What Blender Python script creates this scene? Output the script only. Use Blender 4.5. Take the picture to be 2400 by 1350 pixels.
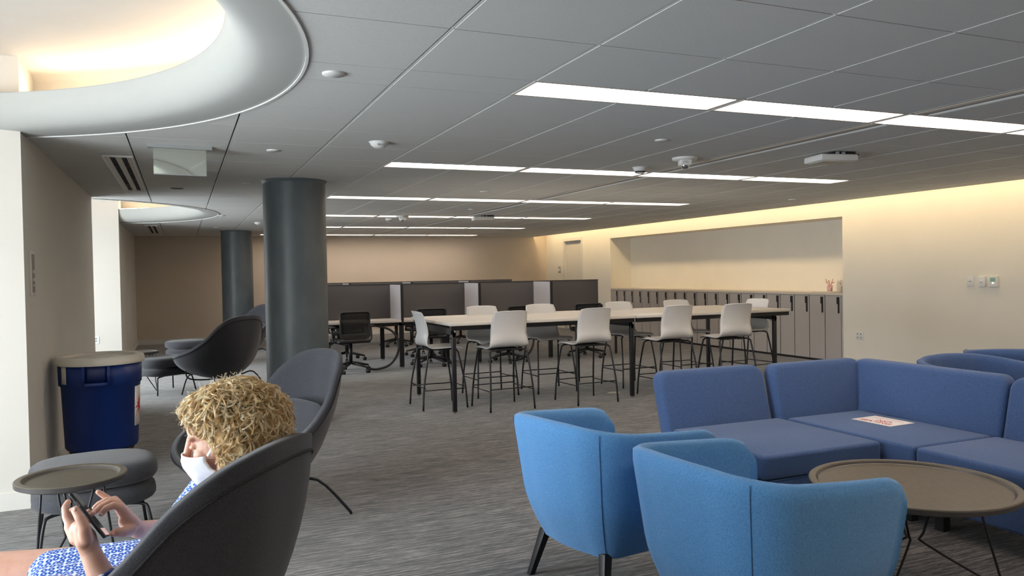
import bpy, bmesh, math, random
from mathutils import Vector, Matrix
random.seed(7)
PI = math.pi
for o in list(bpy.data.objects): bpy.data.objects.remove(o)
SC = bpy.context.scene
COL = SC.collection

# ------------------------------------------------------------------ camera
EYE = Vector((0, 0, 1.37)); F = 1830.97
YAW, PITCH, ROLL = .4007, -.0193, -.0174
fw = Vector((math.sin(YAW)*math.cos(PITCH), math.cos(YAW)*math.cos(PITCH), math.sin(PITCH)))
r0 = fw.cross(Vector((0, 0, 1))).normalized(); u0 = r0.cross(fw)
rt = r0*math.cos(ROLL)+u0*math.sin(ROLL); up = -r0*math.sin(ROLL)+u0*math.cos(ROLL)
cd = bpy.data.cameras.new('camera'); cam = bpy.data.objects.new('camera', cd); COL.objects.link(cam)
m = Matrix((rt, up, -fw)).transposed().to_4x4(); m.translation = EYE
cam.matrix_world = m
cd.sensor_width = 36; cd.lens = F/2400*36; cd.clip_start = .05; cd.clip_end = 200
SC.camera = cam
def U(x, y, t):        # world point from a measured direction and a distance
    return EYE + ((x-1200)/F*rt-(y-675)/F*up+fw)*t

# ------------------------------------------------------------------ world, lights, exposure
SC.view_settings.view_transform = 'Standard'
SC.view_settings.look = 'None'; SC.view_settings.gamma = 1
SC.view_settings.use_curve_mapping = False
SC.view_settings.exposure = 0.5
SKY = 10.8; PANEL = 6.9; COVE = 10.0; WASH = 13.0
w = bpy.data.worlds.new('world'); SC.world = w; w.use_nodes = True
nt = w.node_tree; bg = nt.nodes['Background']
tc = nt.nodes.new('ShaderNodeTexCoord'); sx = nt.nodes.new('ShaderNodeSeparateXYZ'); cr = nt.nodes.new('ShaderNodeValToRGB')
nt.links.new(tc.outputs['Generated'], sx.inputs[0]); nt.links.new(sx.outputs['Z'], cr.inputs[0])
cr.color_ramp.elements[0].position = 0; cr.color_ramp.elements[0].color = (.74, .80, .84, 1)
cr.color_ramp.elements[1].position = .5; cr.color_ramp.elements[1].color = (.84, .92, .96, 1)
nt.links.new(cr.outputs[0], bg.inputs['Color']); bg.inputs['Strength'].default_value = SKY

def area(name, loc, rot, sx_, sy_, power, col, portal=False):
    l = bpy.data.lights.new(name, 'AREA'); l.shape = 'RECTANGLE'; l.size = sx_; l.size_y = sy_
    l.energy = power; l.color = col
    o = bpy.data.objects.new(name, l); COL.objects.link(o); o.location = loc; o.rotation_euler = rot
    if portal: l.cycles.is_portal = True
    return o
# portals in the two window bays (sky light only enters there)
area('window_portal', (-2.69, 2.92, 1.17), (0, -PI/2, 0), 2.1, 3.1, 1, (1, 1, 1), True)
area('window_portal', (-2.69, 11.05, 1.17), (0, -PI/2, 0), 2.1, 3.0, 1, (1, 1, 1), True)

# ------------------------------------------------------------------ materials
M = {}
def mat(name, col, rough=.6, metal=0., emit=0., ecol=None, sheen=0., spec=None, alpha=None):
    if name in M: return M[name]
    m = bpy.data.materials.new(name); m.use_nodes = True; b = m.node_tree.nodes['Principled BSDF']
    b.inputs['Base Color'].default_value = (*col, 1); b.inputs['Roughness'].default_value = rough
    b.inputs['Metallic'].default_value = metal
    if emit: b.inputs['Emission Color'].default_value = (*(ecol or col), 1); b.inputs['Emission Strength'].default_value = emit
    if sheen: b.inputs['Sheen Weight'].default_value = sheen
    if spec is not None: b.inputs['Specular IOR Level'].default_value = spec
    M[name] = m; return m
def noisy(name, c1, c2, scale=(30, 30, 30), rough=.7, bump=0., bscale=None, sheen=0., detail=3., pos=(.35, .65), spec=None, metal=0.):
    if name in M: return M[name]
    m = mat(name, c1, rough, sheen=sheen, spec=spec, metal=metal); t = m.node_tree; b = t.nodes['Principled BSDF']
    c = t.nodes.new('ShaderNodeTexCoord'); mp = t.nodes.new('ShaderNodeMapping'); mp.inputs['Scale'].default_value = scale
    n = t.nodes.new('ShaderNodeTexNoise'); n.inputs['Scale'].default_value = 1; n.inputs['Detail'].default_value = detail
    r = t.nodes.new('ShaderNodeValToRGB'); r.color_ramp.elements[0].position = pos[0]; r.color_ramp.elements[1].position = pos[1]
    r.color_ramp.elements[0].color = (*c1, 1); r.color_ramp.elements[1].color = (*c2, 1)
    t.links.new(c.outputs['Object'], mp.inputs[0]); t.links.new(mp.outputs[0], n.inputs['Vector'])
    t.links.new(n.outputs[0], r.inputs[0]); t.links.new(r.outputs[0], b.inputs['Base Color'])
    if bump:
        n2 = t.nodes.new('ShaderNodeTexNoise'); n2.inputs['Scale'].default_value = bscale or 300; n2.inputs['Detail'].default_value = 2
        bp = t.nodes.new('ShaderNodeBump'); bp.inputs['Strength'].default_value = bump; bp.inputs['Distance'].default_value = .003
        t.links.new(c.outputs['Object'], n2.inputs['Vector']); t.links.new(n2.outputs[0], bp.inputs['Height']); t.links.new(bp.outputs[0], b.inputs['Normal'])
    return m
m_wall = noisy('wall_paint', (.67, .64, .585), (.69, .66, .605), (2, 2, 2), .75, .05, 400)
m_wallf = noisy('far_wall_tone', (.66, .565, .46), (.68, .585, .48), (2, 2, 2), .75, .05, 400)  # darker, warmer wall tone for the far wall
m_wallr = noisy('right_wall_tone', (.84, .80, .71), (.86, .82, .73), (2, 2, 2), .75, .05, 400)  # lighter wall tone for the right wall
m_wallw = noisy('bay_paint', (.80, .80, .78), (.82, .82, .80), (2, 2, 2), .7, .05, 400)
m_tile = noisy('ceiling_tile_face', (.66, .67, .65), (.72, .73, .71), (160, 160, 160), .9, .1, 500)
m_plas = noisy('plaster', (.45, .46, .44), (.47, .48, .46), (2, 2, 2), .7)
m_rec = noisy('recess_paint', (.56, .53, .48), (.58, .55, .50), (2, 2, 2), .7)
m_white = mat('white_metal', (.8, .8, .78), .45)
m_base = mat('baseboard_paint', (.72, .70, .65), .5)
m_dark = mat('dark_fill', (.02, .02, .02), .9)  # near-black for dark parts and for the painted slot shade
m_black = mat('black_metal', (.012, .012, .014), .38, .0)
m_blackp = mat('black_plastic', (.018, .018, .02), .5)
m_col = noisy('column_paint', (.085, .105, .115), (.105, .125, .135), (9, 9, 4), .42, .25, 14, detail=5)
m_blue_lit = noisy('blue_wool_lit', (.085, .262, .56), (.135, .345, .67), (220, 220, 220), .95, .35, 420, sheen=.25, spec=.15)  # the sofa's wool with window daylight put into the colour, for near armchairs
m_blue_shade = noisy('blue_wool_shaded', (.048, .095, .23), (.080, .140, .30), (220, 220, 220), .95, .35, 420, sheen=.2, spec=.15)  # the same wool with indoor shade put into the colour
m_seam = mat('blue_seam', (.045, .11, .26), .9)
m_char = noisy('charcoal_boucle', (.040, .041, .049), (.075, .077, .089), (420, 420, 420), .95, .35, 500, sheen=.25, spec=.15)
m_charb = noisy('charcoal_piping', (.02, .02, .024), (.045, .045, .05), (260, 260, 260), .95)
m_lam = noisy('white_laminate', (.66, .62, .56), (.68, .64, .58), (3, 3, 3), .35)
m_shell = mat('white_shell', (.76, .75, .74), .38)
m_part = noisy('partition_fabric', (.105, .10, .105), (.135, .128, .132), (400, 400, 400), .95, .2, 600)
m_partl = noisy('divider_fabric', (.42, .42, .46), (.46, .46, .50), (400, 400, 400), .95)
m_lock = mat('locker_door', (.46, .43, .41), .5)
m_lockg = mat('locker_carcass', (.30, .27, .24), .6)
m_top = mat('locker_top', (.66, .60, .52), .4)
m_brown = noisy('brown_tray', (.098, .082, .062), (.122, .102, .078), (60, 60, 60), .4, .1, 300)
m_trim = mat('dark_rim', (.06, .055, .055), .35)
m_canb = mat('blue_plastic', (.004, .026, .16), .42)
m_lid = mat('lid_plastic', (.62, .58, .50), .5)
m_chrome = mat('chrome', (.75, .75, .76), .2, 1.)
m_panel = mat('light_diffuser', (1, .93, .86), .5, emit=PANEL, ecol=(1, .86, .73))
m_led = mat('cove_led', (1, .9, .75), .5, emit=COVE, ecol=(1, .80, .58))
m_wash = mat('wash_led', (1, .85, .6), .5, emit=WASH, ecol=(1, .74, .42))
m_fix = mat('fixture_frame', (.78, .74, .70), .45)
m_mirr = mat('mirror_panel', (.72, .74, .66), .06, .85)
m_paper = mat('paper', (.85, .80, .76), .7)
m_red = mat('red_print', (.55, .03, .03), .6)
m_redp = mat('pale_red_print', (.80, .55, .52), .6)
m_grey = mat('grey_plastic', (.35, .36, .36), .5)
m_skin = noisy('skin', (.60, .33, .24), (.66, .39, .30), (25, 25, 25), .5, .08, 220)
M['skin'].node_tree.nodes['Principled BSDF'].inputs['Subsurface Weight'].default_value = .12
M['skin'].node_tree.nodes['Principled BSDF'].inputs['Subsurface Radius'].default_value = (.02, .008, .005)
m_nail = mat('nail', (.78, .50, .44), .4)
m_mask = noisy('mask_cloth', (.80, .82, .90), (.86, .87, .93), (60, 60, 60), .8, .25, 60)
m_phone = mat('phone_glass', (.01, .01, .012), .08)
m_phoneb = mat('phone_case', (.02, .02, .025), .3)
m_bead = mat('blue_bead', (.04, .06, .22), .2); m_bead2 = mat('pearl_bead', (.6, .65, .78), .15)
m_glass = mat('window_glass', (.9, .95, .95), .02)

def add_node(m, k): return m.node_tree.nodes.new(k)
# thin window glass: clear straight through, a little mirror
t = m_glass.node_tree; b = t.nodes['Principled BSDF']; out = t.nodes['Material Output']
tr = t.nodes.new('ShaderNodeBsdfTransparent'); gl = t.nodes.new('ShaderNodeBsdfGlossy'); gl.inputs['Roughness'].default_value = .02
mx = t.nodes.new('ShaderNodeMixShader'); mx.inputs[0].default_value = .07
t.links.new(tr.outputs[0], mx.inputs[1]); t.links.new(gl.outputs[0], mx.inputs[2]); t.links.new(mx.outputs[0], out.inputs[0])
# carpet: planks with long broken streaks along X
m_carpet = bpy.data.materials.new('carpet'); m_carpet.use_nodes = True; t = m_carpet.node_tree; b = t.nodes['Principled BSDF']
b.inputs['Roughness'].default_value = .95; b.inputs['Specular IOR Level'].default_value = .2; b.inputs['Sheen Weight'].default_value = .35
c = t.nodes.new('ShaderNodeTexCoord')
def nz(sc, det=2.):
    mp = t.nodes.new('ShaderNodeMapping'); mp.inputs['Scale'].default_value = sc
    n = t.nodes.new('ShaderNodeTexNoise'); n.inputs['Scale'].default_value = 1; n.inputs['Detail'].default_value = det; n.inputs['Roughness'].default_value = .6
    t.links.new(c.outputs['Object'], mp.inputs[0]); t.links.new(mp.outputs[0], n.inputs['Vector']); return n
a1 = nz((4.5, 66, 1), 6); a2 = nz((22, 190, 1), 3); a3 = nz((1.1, 4.2, 1), 2)
ma = t.nodes.new('ShaderNodeMath'); ma.operation = 'MULTIPLY_ADD'; ma.inputs[1].default_value = .62
t.links.new(a1.outputs[0], ma.inputs[0]); 
mb = t.nodes.new('ShaderNodeMath'); mb.operation = 'MULTIPLY'; mb.inputs[1].default_value = .30
t.links.new(a2.outputs[0], mb.inputs[0]); t.links.new(mb.outputs[0], ma.inputs[2])
mc = t.nodes.new('ShaderNodeMath'); mc.operation = 'MULTIPLY_ADD'; mc.inputs[1].default_value = .08
t.links.new(a3.outputs[0], mc.inputs[0]); t.links.new(ma.outputs[0], mc.inputs[2])
r = t.nodes.new('ShaderNodeValToRGB'); e = r.color_ramp.elements
e[0].position = .462; e[0].color = (.010, .009, .009, 1); e[1].position = .585; e[1].color = (.225, .205, .195, 1)
x = r.color_ramp.elements.new(.494); x.color = (.070, .062, .059, 1)
t.links.new(mc.outputs[0], r.inputs[0]); t.links.new(r.outputs[0], b.inputs['Base Color'])
bp = t.nodes.new('ShaderNodeBump'); bp.inputs['Strength'].default_value = .5; bp.inputs['Distance'].default_value = .004
t.links.new(mc.outputs[0], bp.inputs['Height']); t.links.new(bp.outputs[0], b.inputs['Normal'])
# dress print: white dots inside blue rings on white
m_dress = bpy.data.materials.new('dress_print'); m_dress.use_nodes = True; t = m_dress.node_tree; b = t.nodes['Principled BSDF']
b.inputs['Roughness'].default_value = .8
c = t.nodes.new('ShaderNodeTexCoord'); v = t.nodes.new('ShaderNodeTexVoronoi'); v.voronoi_dimensions = '2D'; v.inputs['Scale'].default_value = 54; v.inputs['Randomness'].default_value = .3
sp0 = t.nodes.new('ShaderNodeSeparateXYZ'); ad = t.nodes.new('ShaderNodeMath'); ad.operation = 'ADD'; cb = t.nodes.new('ShaderNodeCombineXYZ')
t.links.new(c.outputs['Object'], sp0.inputs[0]); t.links.new(sp0.outputs['Y'], ad.inputs[0]); t.links.new(sp0.outputs['Z'], ad.inputs[1])
t.links.new(sp0.outputs['X'], cb.inputs[0]); t.links.new(ad.outputs[0], cb.inputs[1])
r = t.nodes.new('ShaderNodeValToRGB'); r.color_ramp.interpolation = 'CONSTANT'; e = r.color_ramp.elements
e[0].position = 0; e[0].color = (.75, .80, .88, 1); e[1].position = .15; e[1].color = (.015, .07, .42, 1)
for p_, c_ in ((.38, (.10, .26, .68, 1)), (.49, (.74, .80, .90, 1))): x = e.new(p_); x.color = c_
t.links.new(cb.outputs[0], v.inputs['Vector']); t.links.new(v.outputs['Distance'], r.inputs[0]); t.links.new(r.outputs[0], b.inputs['Base Color'])
# mesh back of the task chairs
m_mesh = bpy.data.materials.new('chair_mesh'); m_mesh.use_nodes = True; t = m_mesh.node_tree; b = t.nodes['Principled BSDF']
b.inputs['Base Color'].default_value = (.012, .012, .014, 1); b.inputs['Roughness'].default_value = .7; b.inputs['Alpha'].default_value = .8
# hair
m_hair = noisy('blond_hair', (.40, .25, .10), (.80, .64, .40), (38, 38, 38), .38, 0, detail=2, spec=.4)
m_hair2 = noisy('hair_base', (.42, .27, .12), (.66, .46, .22), (60, 60, 60), .8)

# ------------------------------------------------------------------ mesh helpers
class MB:
    def __init__(s): s.v = []; s.f = []; s.sm = []
    def add(s, vs, fs, smooth=False):
        k = len(s.v); s.v += [tuple(v) for v in vs]; s.f += [tuple(i+k for i in f) for f in fs]; s.sm += [smooth]*len(fs); return s
    def box(s, x0, x1, y0, y1, z0, z1, M_=None):
        vs = [Vector((x, y, z)) for z in (z0, z1) for y in (y0, y1) for x in (x0, x1)]
        if M_ is not None: vs = [M_ @ v for v in vs]
        return s.add(vs, [(0, 2, 3, 1), (4, 5, 7, 6), (0, 1, 5, 4), (2, 6, 7, 3), (0, 4, 6, 2), (1, 3, 7, 5)])
    def tube(s, pts, r, n=8, closed=False, caps=True):
        pts = [Vector(p) for p in pts]; N = len(pts); rr = r if isinstance(r, (list, tuple)) else [r]*N
        vs = []; prev = None
        for i, p in enumerate(pts):
            a = pts[(i-1) % N] if (closed or i > 0) else p; c = pts[(i+1) % N] if (closed or i < N-1) else p
            d = (c-a)
            d = d.normalized() if d.length > 1e-9 else Vector((0, 0, 1))
            if prev is None:
                x = d.orthogonal().normalized()
            else:
                x = prev - d*prev.dot(d)
                x = x.normalized() if x.length > 1e-6 else d.orthogonal().normalized()
            prev = x; y = d.cross(x)
            vs += [p+(x*math.cos(2*PI*k/n)+y*math.sin(2*PI*k/n))*rr[i] for k in range(n)]
        fs = []
        for i in range(N if closed else N-1):
            j = (i+1) % N
            fs += [(i*n+k, i*n+(k+1) % n, j*n+(k+1) % n, j*n+k) for k in range(n)]
        if caps and not closed: fs += [tuple(range(n))[::-1], tuple((N-1)*n+k for k in range(n))]
        return s.add(vs, fs, True)
    def lathe(s, prof, c=(0, 0, 0), n=48, sx=1, sy=1, a0=0, a1=2*PI, smooth=True):
        full = abs(a1-a0-2*PI) < 1e-6; K = n if full else n+1
        vs = []
        for r_, z in prof:
            vs += [Vector((c[0]+sx*r_*math.cos(a0+(a1-a0)*k/n), c[1]+sy*r_*math.sin(a0+(a1-a0)*k/n), c[2]+z)) for k in range(K)]
        fs = []
        for i in range(len(prof)-1):
            for k in range(n):
                k2 = (k+1) % K if full else k+1
                fs.append((i*K+k, i*K+k2, (i+1)*K+k2, (i+1)*K+k))
        return s.add(vs, fs, smooth)
    def grid(s, fn, nu, nv, smooth=True, wrapu=False):
        U_ = nu if wrapu else nu+1
        vs = [fn(i/nu, j/nv) for j in range(nv+1) for i in range(U_)]
        fs = [(j*U_+i, j*U_+(i+1) % U_, (j+1)*U_+(i+1) % U_, (j+1)*U_+i) for j in range(nv) for i in range(nu)]
        return s.add(vs, fs, smooth)
    def prism(s, poly, z0, z1):
        n = len(poly); vs = [(x, y, z0) for x, y in poly]+[(x, y, z1) for x, y in poly]
        return s.add(vs, [tuple(range(n))[::-1], tuple(range(n, 2*n))]+[(i, (i+1) % n, n+(i+1) % n, n+i) for i in range(n)])
    def mesh(s, name):
        me = bpy.data.meshes.new(name); me.from_pydata(s.v, [], s.f); me.polygons.foreach_set('use_smooth', s.sm); me.update(); return me
    def build(s, name, m, parent=None, **kw):
        me = s.mesh(name); me.materials.append(m); return link(name, me, parent, **kw)
def link(name, data, parent=None, loc=None, rotz=None, bevel=0, seg=3, sub=0, solid=0, soff=0, tagd=None):
    o = bpy.data.objects.new(name, data); COL.objects.link(o)
    if parent: o.parent = parent
    if loc: o.location = loc
    if rotz: o.rotation_euler.z = rotz
    if solid:
        d = o.modifiers.new('s', 'SOLIDIFY'); d.thickness = solid; d.offset = soff; d.use_even_offset = False
    if bevel:
        d = o.modifiers.new('b', 'BEVEL'); d.width = bevel; d.segments = seg; d.limit_method = 'ANGLE'; d.angle_limit = .6
        data.polygons.foreach_set('use_smooth', [True]*len(data.polygons)) if seg > 1 else None
    if sub:
        d = o.modifiers.new('u', 'SUBSURF'); d.levels = sub; d.render_levels = sub
    return o
def tag(o, label=None, cat=None, group=None, kind=None):
    if label: o['label'] = label
    if cat: o['category'] = cat
    if group: o['group'] = group
    if kind: o['kind'] = kind
    return o
def thing(name, label, cat, loc=(0, 0, 0), rotz=0, group=None):
    o = bpy.data.objects.new(name, None); COL.objects.link(o); o.location = loc; o.rotation_euler.z = rotz; o.empty_display_size = .1
    return tag(o, label, cat, group)
def struct(o): o['kind'] = 'structure'; return o
def dup(src, label, loc=None, rotz=None, parent=None, group=None):
    c = src.copy(); COL.objects.link(c)
    if loc is not None: c.location = loc
    if rotz is not None: c.rotation_euler.z = rotz
    if label: c['label'] = label
    if group: c['group'] = group
    for ch in KIDS.get(src.name, [k for k in bpy.data.objects if k.parent == src]):
        if ch == c: continue
        d = ch.copy(); COL.objects.link(d); d.parent = c
        for g in [k for k in GK.get(ch.name, [])]:
            e = g.copy(); COL.objects.link(e); e.parent = d
    return c
KIDS = {}; GK = {}
def freeze(root):       # remember children before copying
    KIDS[root.name] = [k for k in bpy.data.objects if k.parent == root]
    for k in KIDS[root.name]: GK[k.name] = [g for g in bpy.data.objects if g.parent == k]
    return root
def spline(P, n, closed=False):
    P = [Vector(p) for p in P]; N = len(P); out = []
    rng = N if closed else N-1
    for i in range(rng):
        p0 = P[(i-1) % N] if closed or i > 0 else P[i]*2-P[i+1]
        p1 = P[i]; p2 = P[(i+1) % N]
        p3 = P[(i+2) % N] if closed or i < N-2 else P[i+1]*2-P[i]
        for k in range(n):
            t = k/n
            out.append(.5*((2*p1)+(p2-p0)*t+(2*p0-5*p1+4*p2-p3)*t*t+(-p0+3*p1-3*p2+p3)*t**3))
    if not closed: out.append(P[-1])
    return out

# ================================================================== ROOM SHELL
XL = -.865; XW = -2.7; XR = 8.6; YB = -2.9; YF = 18.0; H = 2.265; HT = 3.05
XE = 8.22                     # ceiling edge beside the lit slot at the right wall
CC = [(-1.78, 3.54), (-1.78, 11.77)]; RO_ = 2.29      # round light openings
P1 = (5.47, 9.5); P2 = (13.5, YF); P0 = (YB, 1.27)

fl = MB().box(XW-.3, 9.6, YB-.2, YF+.2, -.1, 0).build('floor', m_carpet); struct(fl)
def wall(name, x0, x1, y0, y1, z0=0, z1=HT, m=m_wall):
    return struct(MB().box(x0, x1, y0, y1, z0, z1).build(name, m))
wall('wall_far', XW-.2, 9.6, YF, YF+.15, m=m_wallf)
wall('wall_back', XW-.2, 9.6, YB-.15, YB)
# left piers; the end faces towards the bays
for k, (a, b_) in enumerate((P0, P1, P2)):
    wall('wall_left', XW, XL, a, b_)
# right wall with the locker niche
NZ = 2.085; NY0, NY1 = 8.33, 14.8
for a in ((XR, XR+.7, YB, NY0, 0, HT), (XR, XR+.7, NY1, 16.12, 0, HT), (XR, XR+.7, 17.0, YF, 0, HT), (XR, XR+.7, 16.12, 17.0, 2.12, HT),
          (XR, XR+.7, NY0, NY1, NZ, HT), (XR+.52, XR+.7, NY0, NY1, 0, NZ), (XR+.12, XR+.7, 16.12, 17.0, 0, 2.12)):
    wall('wall_right', *a, m=m_wallr)
# slab above everything
struct(MB().box(XW-.4, 9.6, YB-.2, YF+.2, HT, HT+.1).build('ceiling_slab', m_plas))
# baseboards
bb = MB().box(XL, XL+.012, P1[0], P1[1], 0, .10).box(XL, XL+.012, P2[0], P2[1], 0, .10).box(XW, XL, P1[0]-.012, P1[0], 0, .10).box(XW, XL, P2[0]-.012, P2[0], 0, .10).box(XL, XL+.012, P0[0], P0[1], 0, .1)
struct(bb.build('baseboard_left', m_base))
struct(MB().box(XL, XR, YF-.012, YF, 0, .10).build('baseboard_far', m_base))
struct(MB().box(XR-.012, XR, YB, NY0, 0, .10).box(XR-.012, XR, NY1, 16.05, 0, .10).build('baseboard_right', m_base))
# windows in the bays, narrowed and lowered to hold back daylight
for k, (y0, y1) in enumerate(((1.37, 4.47), (9.6, 12.5))):
    f = MB()
    f.box(XW-.06, XW, y0, y1, 0, .12).box(XW-.06, XW, y0, y1, 2.18, 2.24)
    n = 3
    for i in range(n+1):
        yy = y0+(y1-y0)*i/n; f.box(XW-.06, XW, max(y0, yy-.03), min(y1, yy+.03), .12, 2.18)
    wn = struct(f.build('window_%d' % (k+1), m_blackp)); wn['label'] = 'tall window with dark mullions in the bay'
    for i in range(n):
        a = y0+(y1-y0)*i/n+.03; b_ = y0+(y1-y0)*(i+1)/n-.03
        MB().box(XW-.035, XW-.027, a, b_, .12, 2.18).build('pane', m_glass, wn)
    MB().box(XW-.1, XW, y0, y1, 2.24, HT).build('lintel', m_wall, wn)
for a, b_ in ((1.27, 1.37), (4.47, 5.47), (9.5, 9.6), (12.5, 13.5)):  # unseen infill added to keep window light off the pier faces
    wall('wall_left', XW-.1, XW, a, b_)

# ---- ceiling: backing board, tiles, rails
def xl(y):                     # left limit of the flat ceiling at depth y
    x = XL
    for cx, cy in CC:
        if abs(y-cy) < RO_: x = max(x, cx+math.sqrt(RO_**2-(y-cy)**2))
    return x
def strips(x0, x1, y0, y1, z0, z1, mb, n=10):
    ys = [y0+(y1-y0)*k/n for k in range(n+1)]
    L = [min(x1, max(x0, xl(y))) for y in ys]
    for k in range(n):
        if L[k] >= x1-1e-4 and L[k+1] >= x1-1e-4: continue
        mb.add([(L[k], ys[k], z0), (x1, ys[k], z0), (x1, ys[k+1], z0), (L[k+1], ys[k+1], z0), (L[k], ys[k], z1), (x1, ys[k], z1), (x1, ys[k+1], z1), (L[k+1], ys[k+1], z1)],
               [(0, 3, 2, 1), (4, 5, 6, 7), (0, 1, 5, 4), (2, 3, 7, 6), (3, 0, 4, 7), (1, 2, 6, 5)])
bk = MB(); y = YB
while y < YF-.01:
    y2 = min(y+.15, YF); strips(XL, XE, y, y2, H+.062, H+.075, bk, 1); y = y2
CE = struct(bk.build('ceiling', m_dark))
TS = .6096; GX = .934; GY = 3.332
xs = [XL]+[GX+TS*k for k in range(-2, 12)]+[XE-.36]
xs = [v for v in xs if v >= XL-1e-6]
ys = []; rows = []
for k in range(-2, 6):
    y0 = GY+2.7432*k
    rows.append(y0); ys.append((y0, y0+.3048, True))
    for j in range(4): ys.append((y0+.3048+TS*j, y0+.3048+TS*(j+1), False))
ys = [(max(a, YB), min(b_, YF), l) for a, b_, l in ys if b_ > YB+.05 and a < YF-.05]
cand = []
SLOT = (3.972, 4.135)
for a, b_, isl in ys:
    for i in range(len(xs)-1):
        x0, x1 = xs[i], xs[i+1]
        if isl and x0 > 1.5 and x1 < 6.45: continue
        if not isl and abs(x0-3.982) < .01: x0 = SLOT[1]+.012
        if not isl and abs(x1-3.982) < .01: x1 = SLOT[0]
        if max(xl(a), xl(b_), xl((a+b_)/2)) >= x1 and min(xl(a), xl(b_)) >= x1-.01: continue
        if x0 < -.3 and x1 < -.28 and (6.2 < a < 8.5 or 14.3 < a < 16.6): pass
        cand.append((x0, x1, a, b_))
def near(c): return (c[2]+c[3])/2 if c[3] > 1.4 else 99-c[2]
cand.sort(key=near)
rest = MB(); shared = {}
for k, (x0, x1, a, b_) in enumerate(cand):
    gx, gy = .010, .003
    cut = xl(a) > x0+.001 or xl(b_) > x0+.001 or xl((a+b_)/2) > x0+.001
    X0, X1, Y0, Y1 = x0+(gx if x0 > XL+.01 else 0), x1-gx, a+gy, b_-gy
    if k < 296:
        if cut:
            t_ = MB(); strips(X0, X1, Y0, Y1, H, H+.02, t_, 12)
            if t_.f: t_.build('ceiling_tile', m_tile, CE)
        else:
            key = (round(X1-X0, 4), round(Y1-Y0, 4))
            if key not in shared:
                t_ = MB().box(0, X1-X0, 0, Y1-Y0, 0, .02); me = t_.mesh('ceiling_tile'); me.materials.append(m_tile); shared[key] = me
            link('ceiling_tile', shared[key], CE, (X0, Y0, H))
    else:
        strips(X0, X1, Y0, Y1, H, H+.02, rest, 8 if cut else 1)
if rest.f: tag(rest.build('far_ceiling_tiles', m_tile, CE), kind='stuff')
# rails along the depth of the room, seen in the joints
for i, x in enumerate(xs[1:-1]):
    segs = []; y = YB
    rl = MB(); yy = YB
    while yy < YF-.01:
        y2 = min(yy+.1, YF)
        inlight = any(r_ < (yy+y2)/2 < r_+.3048 for r_ in rows) and 1.6 < x < 6.4
        if max(xl(yy), xl(y2)) < x-.01 and not inlight and not abs(x-3.982) < .02: rl.box(x-.001, x+.008, yy, y2, H+.002, H+.015)
        yy = y2
    if rl.f: rl.build('ceiling_rail', m_white, CE)
# plain border strip along the right edge, bright hairline gap left of it
MB().box(XE-.345, XE, YB, YF, H, H+.09).build('border_strip', m_tile, CE)
# round openings: trim ring, curved lip, recess
for cx, cy in CC:
    ly = lambda r_: math.acos(max(-1, min(1, (XW-cx)/r_)))
    prof = [(RO_, 0), (2.20, -.002), (2.13, .004)]+[(2.13-.15*math.sin(t_*PI/2/8), .195-.19*math.cos(t_*PI/2/8)) for t_ in range(1, 9)]+[(1.975, .20), (2.05, .205), (2.4, .205)]
    lp = MB(); A = ly(RO_)
    lp.lathe(prof, (cx, cy, H), 90, a0=-A, a1=A); lip = struct(lp.build('ceiling_cove', m_plas))
    MB().lathe([(RO_-.004, -.001), (RO_-.004, -.007), (RO_+.008, -.007), (RO_+.010, .03)], (cx, cy, H), 90, a0=-A, a1=A, smooth=False).build('trim_ring', m_white, lip)
    MB().lathe([(2.62, .18), (2.62, .42), (2.55, .45), (0.01, .46)], (cx, cy, H), 90, a0=-PI*.56, a1=PI*.56).build('recess', m_rec, lip)
    MB().lathe([(2.34, .222), (2.42, .222), (2.42, .24), (2.34, .24)], (cx, cy, H), 60, a0=-A, a1=A).build('light_strip', m_led, lip)
# slot diffuser running with the room
sl = thing('slot_diffuser', 'long cream linear air slot running down the ceiling through the light rows', 'vent', (SLOT[0], 0, H))
for (a, b_) in [(YB, rows[0])]+[(rows[k]+.305, rows[k+1]) for k in range(len(rows)-1)]+[(rows[-1]+.305, YF)]:
    if b_ <= a: continue
    MB().box(.0, .004, a, b_, 0, .03).box(.158, .163, a, b_, 0, .03).build('frame', m_white, sl)
    MB().box(.040, .080, a, b_, .0, .006).build('blade', m_top, sl)
    MB().box(.104, .150, a, b_, .004, .008).build('blade', m_grey, sl)
    MB().box(.004, .158, a, b_, .009, .014).build('dark_fill', m_dark, sl)  # thin dark sheet painting the shade inside the slots
# hidden wall washer above the slot at the right wall
ww = thing('wall_washer', 'warm light strip hidden above the ceiling edge along the right wall', 'light', (XE-.08, 0, H+.32))
MB().box(-.02, .06, YB+.2, YF-.1, 0, .03).build('diffuser', m_wash, ww)
MB().box(-.04, -.02, YB+.2, YF-.1, -.02, .08).build('housing', m_white, ww)

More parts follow.
